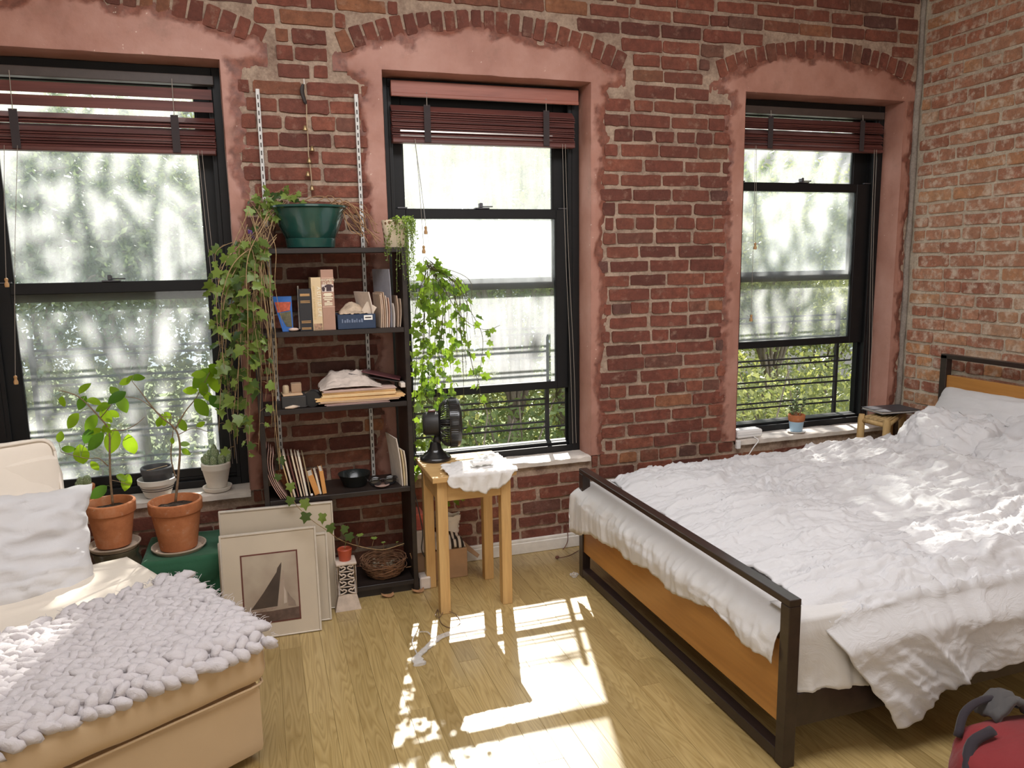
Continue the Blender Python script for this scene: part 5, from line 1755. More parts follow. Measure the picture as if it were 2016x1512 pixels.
slab('cover', q, .012, pm('bright_blue_cover', (.03, .13, .42), .4, .15, 30, .03), bb)
def patch(name, pts, mat, parent):
    return MB().add([tuple(v) for v in pts], [(0, 1, 2, 3)]).build(name, mat, parent, thick=.0006)
lr = lambda u, v: q[0].lerp(q[1], u).lerp(q[3].lerp(q[2], u), v) + Vector((0, -.0012, 0))
patch('heading', [lr(.05, .16), lr(.95, .16), lr(.85, .40), lr(.05, .46)], pm('orange_red_heading', (.50, .09, .04), .5, .3, 90), bb)
patch('picture', [lr(.12, .48), lr(.9, .42), lr(.92, .88), lr(.45, .86)], pm('olive_picture', (.10, .085, .04), .5, .5, 50), bb)
MB().tube([at(586, 563, y=3.462), at(590, 648, y=3.452)], .0035, 8).build('rod', pm('brushed_rod', (.42, .40, .38), .3, .2, 60, 0, metal=.8), None, label='thin silver rod standing between the blue paperback and the black book', cat='rod')
shl = MB(); sp_ = at(578, 645, y=3.438); shl.ball((sp_.x, 3.452, zz + .0085), (.022, .014, .008), 16, 8); shl.build('shell', pm('pinkish_shell', (.62, .46, .38), .5, .25, 60, .3, 150), None, smooth=True, label='small pinkish shell lying before the thin silver rod', cat='shell')
# dark blue box with a white label, torn papers on it
bx0, bx1 = X2(664), X2(739)
hb = at(700, 619, y=3.445).z - zz
bxo = thing('flat_box', 'flat dark blue box with a small white label below loose papers', 'box', ((bx0 + bx1) / 2, 3.50, zz))
MB().span((bx0, 3.445, zz), (bx1, 3.60, zz + hb), .002).build('body', pm('navy_card', (.020, .040, .085), .5, .1, 30), bxo)
MB().span((bx1 - .052, 3.4435, zz + hb * .60), (bx1 - .014, 3.4455, zz + hb * .92)).build('white_label', pm('white_label_paper', (.82, .80, .76), .6, .03), bxo)
MB().span((bx1 - .047, 3.4428, zz + hb * .72), (bx1 - .020, 3.444, zz + hb * .80)).build('label_print', M_INK, bxo)
for k in range(9):
    MB().span((bx0 + .018 + k * .0105, 3.4435, zz + hb * .45), (bx0 + .018 + k * .0105 + (.0075 if k % 3 else .005), 3.4455, zz + hb * (.62 if k % 2 else .70))).build('faded_print', pm('greyblue_ink', (.16, .20, .29), .6), bxo)
pap = MB()
pap.grid(14, 10, lambda u, v: (lerp(bx0 + .012, bx1 - .03, u), lerp(3.452, 3.55, v), zz + hb + .003 + .045 * math.sin(PI * u) * sm(.0, .9, v) + .007 * fbm(u * 6, v * 6, 2.)))
pap.build('crumpled_paper', pm('buff_crumpled_paper', (.55, .42, .30), .8, .35, 25, .3, 60), None, smooth=True, thick=.002, label='crumpled buff paper heaped on the flat dark blue box', cat='paper')
MB().beam((bx1 - .045, 3.475, zz + hb + .034), (bx1 - .004, 3.46, zz + hb + .006), .004, .05, .001).build('card', pm('pale_card', (.62, .52, .42), .8), None, label='pale card leaning off the right end of the crumpled buff paper', cat='card')
# letters and envelopes at the right end
RE = random.Random(9)
def sheet_up(label, x, px_top, py_top, w, t, col, name='envelope', yaw=0.0, lean=0.0, yf=3.455, d=.13, grp='letters filed upright on the shelf', z0=None, cat='letter'):
    z0 = zz if z0 is None else z0
    h = at(px_top, py_top, y=yf).z - z0
    M = Matrix.Translation((x, yf, z0)) @ Matrix.Rotation(yaw, 4, 'Z') @ Matrix.Rotation(lean, 4, 'Y')
    m = MB()
    m.grid(6, 6, lambda u, v: tuple(M @ Vector((.006 * math.sin(v * 2.6) * (1 - u * .4) - t / 2, u * d, v * h))))
    m.grid(6, 6, lambda u, v: tuple(M @ Vector((.006 * math.sin(v * 2.6) * (1 - u * .4) + t / 2, u * d, v * h))))
    n = 49
    for k in range(6):
        m.f.append((k, n + k, n + k + 1, k + 1))
        m.f.append((6 + k * 7, 6 + (k + 1) * 7, n + 6 + (k + 1) * 7, n + 6 + k * 7))
    o = m.build(name, pm('letter_paper_%d' % int(col[0] * 1000 + col[2] * 77), col, .75, .1, 30, .1), None, smooth=False)
    return tag(o, label, cat, grp)
sheet_up('curved white folder first in the row of upright letters', X2(737), 730, 574, 0, .005, (.64, .54, .46), 'folder', .35, -.16, 3.452, .14)
COLS = [(.60, .44, .32), (.66, .50, .38), (.56, .40, .28), (.70, .58, .48), (.60, .38, .28), (.52, .38, .28), (.62, .48, .36)]
nm = ['second', 'third', 'fourth', 'fifth', 'sixth', 'seventh', 'eighth']
for k, (pxx, pyt) in enumerate(((750, 580), (754, 577), (758, 575), (762, 582), (766, 586), (783, 582), (788, 588))):
    sheet_up('tan envelope, %s in the row of upright letters' % nm[k], X2(pxx), pxx, pyt, 0, .0035, COLS[k], 'envelope', .10 + RE.uniform(-.05, .05), RE.uniform(-.04, .02), 3.452 + RE.uniform(0, .012))
sheet_up('tall blue-grey card sticking up highest among the upright letters', X2(771), 744, 530, 0, .003, (.30, .30, .34), 'card', .30, -.02, 3.462, .17)
sheet_up('white letter leaning before the tall blue-grey card', X2(776), 776, 597, 0, .003, (.66, .60, .55), 'envelope', .2, -.06, 3.448, .10)

# ------------------------------------------------------------------ third board: papers
z3 = ZS3 + .0005
def X3(px, y=3.45): return at(px, 770, y=y).x
lay_ = [(780, 1660, .012, (.40, .27, .24), 'stack of pinkish magazines, undermost of the paper pile'), (700, 1800, .010, (.60, .43, .30), 'buff papers second from bottom of the paper pile'),
        (655, 1880, .016, (.72, .47, .22), 'wide manila envelopes jutting out of the paper pile'), (750, 1760, .022, (.76, .55, .30), 'thick cream folder bundle in the paper pile'),
        (750, 1750, .010, (.56, .40, .34), 'loose pinkish sheets on the cream folder bundle')]
zc = z3
for k, (a_, b_, t_, col, lab) in enumerate(lay_):
    x0, x1 = X3(520 + a_ / 6.72), X3(520 + b_ / 6.72)
    x1 = min(x1, SX1 - .026)
    m = MB()
    nl = 3 if k != 3 else 4
    for q_ in range(nl):
        dx, dy = RE.uniform(-.006, .006), RE.uniform(-.006, .006)
        m.box(((x0 + x1) / 2 + dx, 3.535 + dy, zc + t_ * (q_ + .5) / nl), (x1 - x0 - .012, .19, t_ / nl * .92), .0006, rz=RE.uniform(-.02, .02))
    tag(m.build('paper_stack', pm('stack_paper_%d' % k, col, .8, .10, 12, .2, 60), None), lab, 'papers', 'paper pile on the shelf', 'thing')
    zc += t_
bagm = MB()
xb0, xb1 = X3(520 + 740 / 6.72), X3(520 + 1560 / 6.72)
bagm.grid(34, 22, lambda u, v: (lerp(xb0, xb1, u) + .012 * fbm(u * 5, v * 5, 8.), lerp(3.438, 3.60, v) + .008 * fbm(u * 6, v * 4, 3.), zc + .002 + sm(0, .25, u) * sm(1, .72, u) * (.010 + .048 * sm(.0, .7, v)) + .015 * abs(fbm(u * 7, v * 7, 1.)) * sm(0, .12, v)))
bagm.build('plastic_bag', pm('cloudy_plastic', (.62, .52, .45), .25, .15, 12, .3, 50, spec=.6), None, smooth=True, thick=.0015, label='crumpled cloudy plastic bag lying on top of the paper pile', cat='bag')
for k, (xa, za, xb, zb, lab) in enumerate(((690, .075, 798, .010, 'dark magazine sloping down towards the right post behind the bag'), (715, .085, 800, .022, 'second dark magazine sloping behind the cloudy plastic bag'))):
    MB().beam((X3(xa, 3.60), 3.60 - k * .03, zc + za - .02), (min(X3(xb, 3.56), SX1 - .03), 3.56 - k * .03, zc + zb), .006, .15, .001, up=(0, 1, 0)).build('magazine', pm('dark_gloss_%d' % k, ((.06, .05, .05), (.10, .03, .035))[k], .35), None, label=lab, cat='magazine')
MB().span((X3(789), 3.44, z3 + .062), (SX1 - .024, 3.50, z3 + .084), .002).build('small_box', pm('white_card_box', (.74, .66, .58), .7), None, label='small white box end beside the right shelf post on the papers', cat='box')
xl0, xl1 = X3(553), X3(602)
MB().span((xl0, 3.452, z3), (xl1, 3.56, z3 + .053), .003).build('dark_box', pm('dark_grey_box', (.035, .033, .032), .6), None, label='low dark grey box on the third board, left of the paper pile', cat='box')
MB().box(((xl0 + xl1) / 2 - .006, 3.505, z3 + .058), (.085, .09, .007), .001, rz=.08).build('note_pad', pm('buff_pad', (.62, .42, .26), .8), None, label='buff note pad on the low dark grey box', cat='pad')
m = MB(); m.lathe([(0, 0), (.014, 0), (.014, .030), (.010, .036), (0, .037)], (xl0 + .022, 3.50, z3 + .062), 16); m.build('little_jar', pm('cream_jar', (.50, .38, .24), .4), None, smooth=True, angle=40, label='little cream jar on the buff note pad', cat='jar')
MB().span((xl0 + .045, 3.50, z3 + .062), (xl0 + .09, 3.55, z3 + .102), .002).build('tan_box', pm('tan_box', (.36, .24, .15), .7), None, label='little tan box beside the cream jar', cat='box')
lc = at(612, 760, y=3.47)
lens = thing('camera_lens', 'black camera lens lying against the left of the paper pile', 'lens', (lc.x, 3.47, z3))
ML = Matrix.Translation((lc.x, 3.455, z3 + .036)) @ Matrix.Rotation(-PI / 2, 4, 'X') @ Matrix.Rotation(.3, 4, 'Y')
m = MB(); m.lathe([(.030, 0), (.036, 0), (.036, .012), (.033, .014), (.033, .040), (.035, .042), (.035, .055), (.028, .07), (0, .07)], (0, 0, 0), 32, ML); m.build('barrel', pm('black_barrel', (.02, .02, .021), .4), lens, smooth=True, angle=35)
m = MB(); m.lathe([(0, .008), (.020, .007), (.031, .003)], (0, 0, 0), 28, ML); m.build('front_glass', pm('lens_glass', (.01, .01, .014), .05, spec=.9, bump=0), lens, smooth=True)
br = thing('brush', 'pale wooden-handled brush lying at front edge of the third board', 'brush', (X3(580, 3.44), 3.445, z3))
MB().tube([(X3(559, 3.437), 3.440, z3 + .006), (X3(575, 3.44), 3.443, z3 + .0085), (X3(584, 3.45), 3.452, z3 + .007)], [.004, .0085, .005], 8).build('handle', pm('pale_handle', (.66, .52, .40), .6), br, smooth=True)
MB().tube([(X3(584, 3.45), 3.452, z3 + .007), (X3(610, 3.47), 3.475, z3 + .005)], [.004, .0035], 8).build('shaft', pm('grey_shaft', (.30, .26, .24), .5), br, smooth=True)

# ------------------------------------------------------------------ fourth board
z4 = ZS4 + .0005
def X4(px, y=3.46): return at(px, 930, y=y).x
ord_ = ['first', 'second', 'third', 'fourth']
for k in range(4):
    xa = lerp(X4(527), X4(540), k / 3)
    m = MB(); hh = .245 - .012 * k
    fn = lambda u, v, s, xa=xa, hh=hh, k=k: (xa + .052 * v ** 1.0 * -0.0 + .048 * (1 - v) ** 1.6 - .018 * math.sin(PI * v) + s, lerp(3.446, 3.60, u), z4 + .001 + hh * v)
    m.grid(4, 14, lambda u, v: fn(u, v, 0)); m.grid(4, 14, lambda u, v: fn(u, v, .0032))
    n = 75
    for q_ in range(14): m.f.append((q_, n + q_, n + q_ + 1, q_ + 1))
    for q_ in range(4): m.f.append((14 + q_ * 15, 14 + (q_ + 1) * 15, n + 14 + (q_ + 1) * 15, n + 14 + q_ * 15))
    tag(m.build('magazine', pm('pink_page_edge_%d' % k, ((.50, .30, .24), (.40, .24, .20), (.54, .36, .28), (.46, .30, .25))[k], .6), None, smooth=True, angle=40), '%s of four sagging pinkish magazines at the shelf end from the window' % ord_[k], 'magazine', 'sagging magazines')
m = MB(); m.lathe([(0, 0), (.026, 0), (.033, .06), (.036, .062), (.036, .078), (.032, .078), (.03, .06), (0, .058)], (X4(551, 3.62) + .012, 3.635, z4), 24)
m.build('clay_pot', M_TERRA, None, smooth=True, angle=40, label='little empty clay pot behind the leaning booklets', cat='pot')
bk_ = [(563, 890, (.55, .40, .20), .0055), (569, 872, (.70, .58, .46), .008), (576, 870, (.16, .06, .05), .006), (582, 872, (.72, .60, .44), .007), (588, 874, (.60, .46, .34), .006), (593, 874, (.78, .70, .58), .009), (600, 876, (.32, .24, .14), .005)]
nm7 = ['first', 'second', 'third', 'fourth', 'fifth', 'sixth', 'seventh']
for k, (pxb, pyt, col, t_) in enumerate(bk_):
    xb_ = X4(pxb + 9)
    hh = .205 - .004 * k
    c, M = book('booklet', '%s of seven thin leaning booklets counted from the sagging magazines' % nm7[k], xb_ - t_ / 2, xb_ + t_ / 2, z4 + .001, hh, .14, col, 3.452, -.20 + .012 * k, 'leaning booklets')
for k, (pxa, pxb, hh, lean, col, lab) in enumerate(((617, 628, .095, -.28, (.62, .28, .08), 'orange-edged small book leaning left on the fourth board'), (627, 631, .10, -.18, (.72, .62, .50), 'thin pale booklet between the two orange-edged books'), (633, 641, .108, -.10, (.64, .30, .09), 'orange-edged small book standing nearer the black bowl'))):
    book('small_book', lab, X4(pxa), X4(pxb), z4 + .002, hh, .11, col, 3.455, lean, 'small orange-edged books')
m = MB(); m.lathe([(0, 0), (.05, 0), (.055, .006), (.075, .055), (.078, .058), (.074, .056), (.05, .010), (0, .008)], (X4(698, 3.55), 3.55, z4), 32); m.build('bowl', pm('black_lacquer_bowl', (.014, .016, .015), .25, spec=.5), None, smooth=True, angle=40, label='shallow black bowl at the back of the fourth board', cat='bowl')
sg = thing('sunglasses', 'black sunglasses lying by the white cards on the fourth board', 'sunglasses', (X4(754), 3.49, z4))
for dx in (-.034, .034):
    m = MB(); m.ball((X4(754) + dx, 3.48, z4 + .026), (.031, .007, .024), 16, 8); m.build('lens', pm('dark_lens', (.008, .008, .009), .08, spec=.8, bump=0), sg, smooth=True)
    MB().tube(spline([(X4(754) + dx * 2.0, 3.482, z4 + .034), (X4(754) + dx * 2.0, 3.53, z4 + .030), (X4(754) + dx * 1.8, 3.60, z4 + .010)], 8), .003, 6).build('temple', M_INK, sg)
MB().tube(spline([(X4(754) - .014, 3.476, z4 + .034), (X4(754), 3.474, z4 + .038), (X4(754) + .014, 3.476, z4 + .034)], 6), .003, 6).build('bridge', M_INK, sg)
m = MB(); m.lathe([(0, .004), (.02, .002), (.034, .010), (.036, .012), (.02, .006), (0, .007)], (X4(752, 3.452), 3.462 + .01, z4), 24); m.build('dish', pm('pinkish_dish', (.44, .30, .25), .4), None, smooth=True, label='small pinkish dish in front of the black sunglasses', cat='dish')
for k, (pyt, col, lab) in enumerate(((862, (.62, .55, .48), 'tall white card leaning first beside the right shelf post'), (885, (.70, .56, .34), 'cream card second beside the right shelf post'), (888, (.74, .64, .52), 'white booklet third beside the right shelf post'))):
    sheet_up(lab, X4(794) + k * .010 - .006, 790, pyt, 0, .005, col, 'card', .14, -.11 + .02 * k, 3.452, .16, 'white cards by the shelf post', z4, 'card')
MB().ball((X4(611, 3.44), 3.445, z4 + .0065), .0065, 10, 8).build('bead', pm('white_bead', (.8, .75, .72), .3), None, smooth=True, label='tiny white bead at front edge of the fourth board', cat='bead')

# ------------------------------------------------------------------ bottom board: nest, lattice lantern, seedling pot
z5 = ZS5 + .0005
nx, ny = at(758, 1120, y=3.52).x, 3.545
nest = thing('twig_nest', 'round nest of brown twigs on the bottom board of the shelf', 'nest', (nx, ny, z5))
rn = random.Random(12)
m = MB()
for k in range(150):
    a0, sw_, r_, zz_ = rn.uniform(0, 6.28), rn.uniform(1.2, 3.2), rn.uniform(.055, .105), rn.random()
    zc_ = z5 + .006 + .075 * zz_ ** 1.2
    rr = lerp(.055, .108, zz_ ** .6) * rn.uniform(.9, 1.08)
    m.tube([(nx + rr * math.cos(a0 + sw_ * q_ / 9) * (1 + .05 * math.sin(q_ + k)), ny + rr * math.sin(a0 + sw_ * q_ / 9) * .95, zc_ + .012 * math.sin(q_ * .6 + k)) for q_ in range(10)], rn.uniform(.0010, .0026), 4)
m.build('twigs', pm('brown_twig', (.23, .115, .060), .85, .35, 40, .2), nest, kind='stuff')
m = MB()
for k in range(22):
    c = Vector((nx + rn.uniform(-.06, .06), ny + rn.uniform(-.05, .05), z5 + rn.uniform(.03, .075)))
    m.ball(c, (rn.uniform(.006, .012), rn.uniform(.004, .009), .004), 8, 5, Matrix.Rotation(rn.uniform(0, 3), 4, 'Z'))
m.build('dry_petals', pm('dry_petal', (.20, .15, .10), .9, .4, 50), nest, kind='stuff')
MB().tube(spline([(nx + .10, ny - .03, z5 + .03), (nx + .13, ny - .06, z5 + .05), (SX1 - .03, 3.46, z5 + .12)], 8), .0026, 5).build('twig', M_DRY, None, label='curved bare twig leaning out of the nest towards the right post', cat='twig')
lx = at(680, 1130, y=3.40).x
ly = 3.43 - .052
lan = thing('lattice_lantern', 'white pierced lattice stand beside the leaning frames holding a red pot', 'lantern', (lx, ly, 0))
M_LAT = pm('aged_white_lattice', (.58, .48, .40), .7, .15, 30, .3, 80)
w0, zb, ztp = .040, .075, .225
MB().span((lx - .046, ly - .046, ztp - .012), (lx + .046, ly + .046, ztp), .003).build('top_plate', M_LAT, lan)
m = MB(); m.add([(lx - .058, ly - .048, 0), (lx + .058, ly - .048, 0), (lx + .058, ly + .046, 0), (lx - .058, ly + .046, 0), (lx - .040, ly - .040, zb), (lx + .040, ly - .040, zb), (lx + .040, ly + .040, zb), (lx - .040, ly + .040, zb)], [(0, 3, 2, 1), (4, 5, 6, 7), (0, 1, 5, 4), (1, 2, 6, 5), (2, 3, 7, 6), (3, 0, 4, 7)])
m.build('foot', M_LAT, lan)
MB().span((lx - .036, ly - .036, zb), (lx + .036, ly + .036, ztp - .012)).build('core', pm('dark_lantern_core', (.03, .022, .018), .8), lan)
for face in range(4):
    R_ = Matrix.Translation((lx, ly, 0)) @ Matrix.Rotation(face * PI / 2, 4, 'Z')
    m = MB()
    for sx in (-1, 1): m.span((sx * .036 - .005, -.0425, zb), (sx * .036 + .005, -.0365, ztp - .012), .001, R_)
    for r_ in range(4):
        zc_ = zb + .018 + r_ * .036
        for sx in (-1, 1):
            pts = [Vector((sx * .034, -.040, zc_ - .016)), Vector((sx * .016, -.041, zc_ - .010)), Vector((sx * .004, -.041, zc_)), Vector((sx * .018, -.041, zc_ + .008)), Vector((sx * .020, -.041, zc_ + .001)), Vector((sx * .034, -.040, zc_ + .014))]
            m.tube([R_ @ p_ for p_ in spline(pts, 14)], .0036, 5)
        m.tube([R_ @ Vector((-.034, -.040, zc_ + .018)), R_ @ Vector((.034, -.040, zc_ + .018))], .0028, 5)
    m.build('lattice', M_LAT, lan, smooth=True)
m = MB(); m.lathe([(0, 0), (.026, 0), (.033, .052), (.031, .054), (.027, .048), (0, .046)], (lx, ly, ztp), 26)
rp = thing('red_pot', 'small red plastic pot standing on the white lattice stand', 'pot', (lx, ly, ztp))
m.build('body', pm('red_plastic', (.42, .075, .035), .4, .15, 20, .05), rp, smooth=True, angle=40)
MB().tube(spline([(lx, ly, ztp + .05), (lx + .008, ly - .01, ztp + .09), (lx + .02, ly - .012, ztp + .115)], 6), .0012, 5).build('stem', M_STEMG, rp)
put_leaf(IVM[0], (lx + .02, ly - .014, ztp + .125), (.2, -.1, -1), (0, -1, .2), .045, rp)
rn2 = random.Random(3)
for k, (pxx, pyy, lab) in enumerate(((815, 1143, 'dry brown leaf on the floor by the foot of the right shelf post'), (755, 1148, 'little dry leaf fallen in front of the twig nest'))):
    p = at(pxx, pyy, z=.02); p.y = min(p.y, 3.418)
    m = MB(); m.grid(6, 6, lambda u, v, p=p: (p.x + (u - .5) * .055, p.y - .005 + (v - .5) * .03, .004 + .014 * (abs(u - .5) * 2) ** 2 + .004 * math.sin(v * 6 + u * 5)))
    m.build('dry_leaf', pm('dry_leaf_brown', (.36, .19, .09), .8, .3, 40), None, smooth=True, thick=.001, label=lab, cat='leaf')

# ------------------------------------------------------------------ picture frames leaning on the shelf
M_SILVER = pm('pale_metal_moulding', (.62, .56, .48), .35, .06, 30, .02, metal=.35)
M_MATB = pm('cream_mat_board', (.54, .46, .355), .85, .04, 4, .05, 200)
def pframe(label, bl, br_, tr_, tilt, depth, mw=.0085):
    BL, BR_ = at(*bl, z=0), at(*br_, z=0)
    ex = (BR_ - BL).normalized()
    back = Vector((-ex.y, ex.x, 0))
    ez = (Vector((0, 0, 1)) * math.cos(tilt) + back * math.sin(tilt))
    nrm = ez.cross(ex) * -1      # towards the room? fixed below
    n_ = ex.cross(ez)
    if n_.y > 0: n_ = -n_
    d = Vector(ray(*tr_))
    tpar = (BR_ - Vector(CAM)).dot(n_) / d.dot(n_)
    TR = Vector(CAM) + d * tpar
    H = (TR - BR_).dot(ez)
    W = (BR_ - BL).length
    M = Matrix(((ex.x, -n_.x, ez.x, BL.x), (ex.y, -n_.y, ez.y, BL.y), (ex.z, -n_.z, ez.z, BL.z), (0, 0, 0, 1)))
    t = thing('picture_frame', label, 'picture frame', tuple(BL.lerp(BR_, .5)), 'framed pictures leaning on the shelf')
    m = MB()
    m.span((0, 0, .003), (mw, depth, H), .001, M); m.span((W - mw, 0, .003), (W, depth, H), .001, M); m.span((mw, 0, .003), (W - mw, depth, mw), .001, M); m.span((mw, 0, H - mw), (W - mw, depth, H), .001, M)
    m.build('moulding', M_SILVER, t)
    MB().span((mw - .001, .004, mw), (W - mw + .001, depth - .002, H - mw), 0, M).build('mat_board', M_MATB, t)
    return t, M, W, H
pf, M, W, H = pframe('front leaning silver frame holding a brown sailing boat photograph', (443.8, 1270), (634.3, 1241.9), (619.2, 1035.6), .155, .018)
# the print: flat tones of a photograph, cut as thin layers
PX0, PX1, PZ0, PZ1 = W * .215, W * .775, H * .155, H * .785
def lay2(name, pts, y, mat, parent):
    return MB().add([tuple(M @ Vector((lerp(PX0, PX1, u), y, lerp(PZ0, PZ1, v)))) for u, v in pts], [tuple(range(len(pts)))]).build(name, mat, parent)
MB().span((PX0 - .006, .0025, PZ0 - .006), (PX1 + .006, .0042, PZ1 + .006), 0, M).build('print_border', pm('maroon_border', (.12, .035, .025), .7), pf)
def skyp():
    t = NT('sepia_sky_print')
    v = t.coord('Object')
    c = t.ramp(t.noise(v, 7, 3, .5), [(.3, (.33, .26, .20)), (.7, (.47, .40, .31))])
    return t.done(t.bsdf(c, .35, 0, None, .4))
pr = MB().span((PX0, .0018, PZ0), (PX1, .0040, PZ1), 0, M).build('print', skyp(), pf)
lay2('sea_print', [(0, 0), (1, 0), (1, .17), (.5, .155), (0, .165)], .0012, pm('sepia_sea', (.10, .06, .045), .35, .35, 40, 0), pr)
lay2('sail_print', [(.115, .205), (.60, .215), (.715, .80), (.72, .86), (.64, .78), (.62, .72), (.36, .44), (.2, .285)], .0014, pm('sepia_dark_sail', (.065, .045, .034), .35, .25, 12, 0), pr)
lay2('jib_print', [(.60, .20), (.665, .23), (.75, .50), (.76, .72), (.735, .74)], .0013, pm('sepia_pale_sail', (.36, .28, .22), .35, .1, 20, 0), pr)
lay2('jib_print', [(.72, .24), (.78, .25), (.775, .42), (.74, .50)], .0011, pm('sepia_white_sail', (.48, .40, .33), .35, .1, 20, 0), pr)
lay2('hull_print', [(.10, .165), (.15, .150), (.55, .175), (.60, .205), (.12, .20)], .0010, pm('sepia_hull', (.26, .19, .15), .35, .3, 60, 0), pr)
lay2('shadow_print', [(.80, .20), (.95, .18), (.93, .26), (.85, .34), (.80, .42)], .0013, pm('sepia_far_sail', (.24, .18, .14), .35, .2, 20, 0), pr)
pframe('second leaning frame, mostly hidden behind the sailing boat photograph', (440, 1250), (654, 1221), (641.4, 1048), .115, .018)
pframe('largest leaning frame at the back with an empty cream mat, ivy crossing it', (446, 1226), (666, 1197.5), (658.6, 987), .022, .020, .007)
# ------------------------------------------------------------------ pine side table with the fan
M_PINE = wood('raw_pine', (.66, .43, .185), (.55, .33, .13), .5, 1.3, 2, .35, .05)
M_PINEX = wood('raw_pine_boards', (.66, .43, .185), (.54, .32, .125), .5, 1.3, 0, .35, .05)
TX0, TX1, TY0, TY1, TZ = .660, 1.040, 3.125, 3.505, .634
tb = thing('side_table', 'tall square raw pine table between the shelf and the bed', 'table', ((TX0 + TX1) / 2, (TY0 + TY1) / 2, 0))
MB().span((TX0, TY0, TZ - .024), (TX1, TY1, TZ), .002).build('tabletop', M_PINEX, tb)
for x in (TX0 + .022, TX1 - .022 - .046):
    for y in (TY0 + .02, TY1 - .02 - .046):
        MB().span((x, y, 0), (x + .046, y + .046, TZ - .024), .002).build('leg', M_PINE, tb)
for lo, hi in (((TX0 + .066, TY0 + .026, TZ - .116), (TX1 - .066, TY0 + .046, TZ - .024)), ((TX0 + .066, TY1 - .046, TZ - .116), (TX1 - .066, TY1 - .026, TZ - .024))):
    MB().span(lo, hi, .001).build('apron', M_PINEX, tb)
for x in (TX0 + .028, TX1 - .048):
    MB().span((x, TY0 + .064, TZ - .116), (x + .020, TY1 - .064, TZ - .024), .001).build('apron', wood('raw_pine_side', (.66, .43, .185), (.54, .32, .125), .5, 1.3, 1, .35, .05), tb)

M_FAN = pm('glossy_black_plastic', (.014, .013, .013), .22, .1, 30, 0, spec=.6)
M_FANM = pm('matte_black_plastic', (.022, .020, .020), .5, .1, 30, .05)
fb = at(858, 905, z=TZ)
fx, fy = fb.x, fb.y
fan = thing('table_fan', 'small black table fan standing on the pine table facing right', 'fan', (fx, fy, TZ))
m = MB(); m.lathe([(0, 0), (.070, 0), (.074, .006), (.072, .014), (.066, .020), (.060, .024), (.056, .030), (.040, .040), (.030, .056), (.025, .078), (.020, .088), (0, .090)], (fx, fy, TZ), 44); m.build('base', M_FAN, fan, smooth=True, angle=50)
hc = at(884, 832, y=fy - .002)
hx_, hz_ = hc.x - .012, hc.z
MB().tube([(fx + .006, fy, TZ + .075), (fx + .014, fy, hz_ - .05)], [.020, .015], 16).build('neck', M_FANM, fan, smooth=True)
AX = Matrix.Translation((hx_, fy, hz_)) @ Matrix.Rotation(-.16, 4, 'Z') @ Matrix.Rotation(PI / 2, 4, 'Y')
m = MB(); m.lathe([(0, -.112), (.046, -.110), (.056, -.098), (.058, -.040), (.050, -.030), (0, -.028)], (0, 0, 0), 28, AX); m.build('motor_housing', M_FANM, fan, smooth=True, angle=40)
MB().span((-.0645, -.014, -.085), (-.055, .014, -.05), .003, AX).build('switch', pm('brown_switch', (.10, .035, .03), .4), fan)
ring = MB(); ring.lathe([(.103, .010), (.112, .008), (.114, .012), (.114, .048), (.110, .058), (.098, .064), (.096, .060), (.106, .050), (.108, .016), (.103, .010)], (0, 0, 0), 64, AX); ring.build('front_ring', M_FAN, fan, smooth=True, angle=30)
cg = MB()
for k in range(54):
    a = 2 * PI * k / 54
    c_, s_ = math.cos(a), math.sin(a)
    cg.tube([AX @ Vector((r_ * c_, r_ * s_, z_)) for r_, z_ in ((.052, -.036), (.085, -.028), (.104, -.010), (.110, .010))], .0020, 4)
cg.build('rear_grille', M_FANM, fan, smooth=True)
cg = MB()
for k in range(40):
    a = 2 * PI * k / 40
    cg.tube([AX @ Vector((r_ * math.cos(a + r_ * 4), r_ * math.sin(a + r_ * 4), z_)) for r_, z_ in ((.024, .066), (.065, .068), (.098, .061))], .0014, 4)
for r_ in (.03, .055, .08):
    cg.tube([AX @ Vector((r_ * math.cos(a), r_ * math.sin(a), .067)) for a in np.linspace(0, 2 * PI, 33)], .0012, 4)
cg.lathe([(0, .070), (.022, .070), (.025, .066), (0, .064)], (0, 0, 0), 24, AX)
cg.build('front_grille', M_FANM, fan, smooth=True)
rg = MB()
for k in range(72):
    a = 2 * PI * k / 72
    rg.box((0, 0, 0), (.004, .0028, .034), .001, AX @ Matrix.Rotation(a, 4, 'Z') @ Matrix.Translation((.1145, 0, .030)))
rg.build('ring_ribs', M_FAN, fan, kind='stuff')
for k in range(4):
    a0 = k * PI / 2 + .3
    bm_ = MB(); bm_.grid(6, 5, lambda u, v: tuple(AX @ Vector((lerp(.018, .094, u) * math.cos(a0 + (v - .5) * (.7 + .4 * u)), lerp(.018, .094, u) * math.sin(a0 + (v - .5) * (.7 + .4 * u)), .026 + (v - .5) * .028))))
    bm_.build('blade', M_FANM, fan, smooth=True, thick=.0015)
MB().tube([tuple(AX @ Vector((0, 0, -.03))), tuple(AX @ Vector((0, 0, .062)))], .018, 14).build('hub', M_FANM, fan, smooth=True)
MB().tube([tuple(AX @ Vector((-.114, 0, .03))), tuple(AX @ Vector((-.122, 0, .03)))], [.010, .007], 10).build('ring_clip', M_FAN, fan)
cbl = MB(); cbl.tube(spline([(fx - .05, fy + .03, TZ + .006), (TX0 - .012, fy + .07, TZ + .004), (TX0 - .022, fy + .07, TZ - .10), at(820, 985, y=3.44), at(832, 1045, y=3.44), at(830, 1080, y=3.44), at(836, 1096, y=3.44)], 30), .0032, 6)
cbl.build('power_cable', M_FANM, fan, smooth=True)

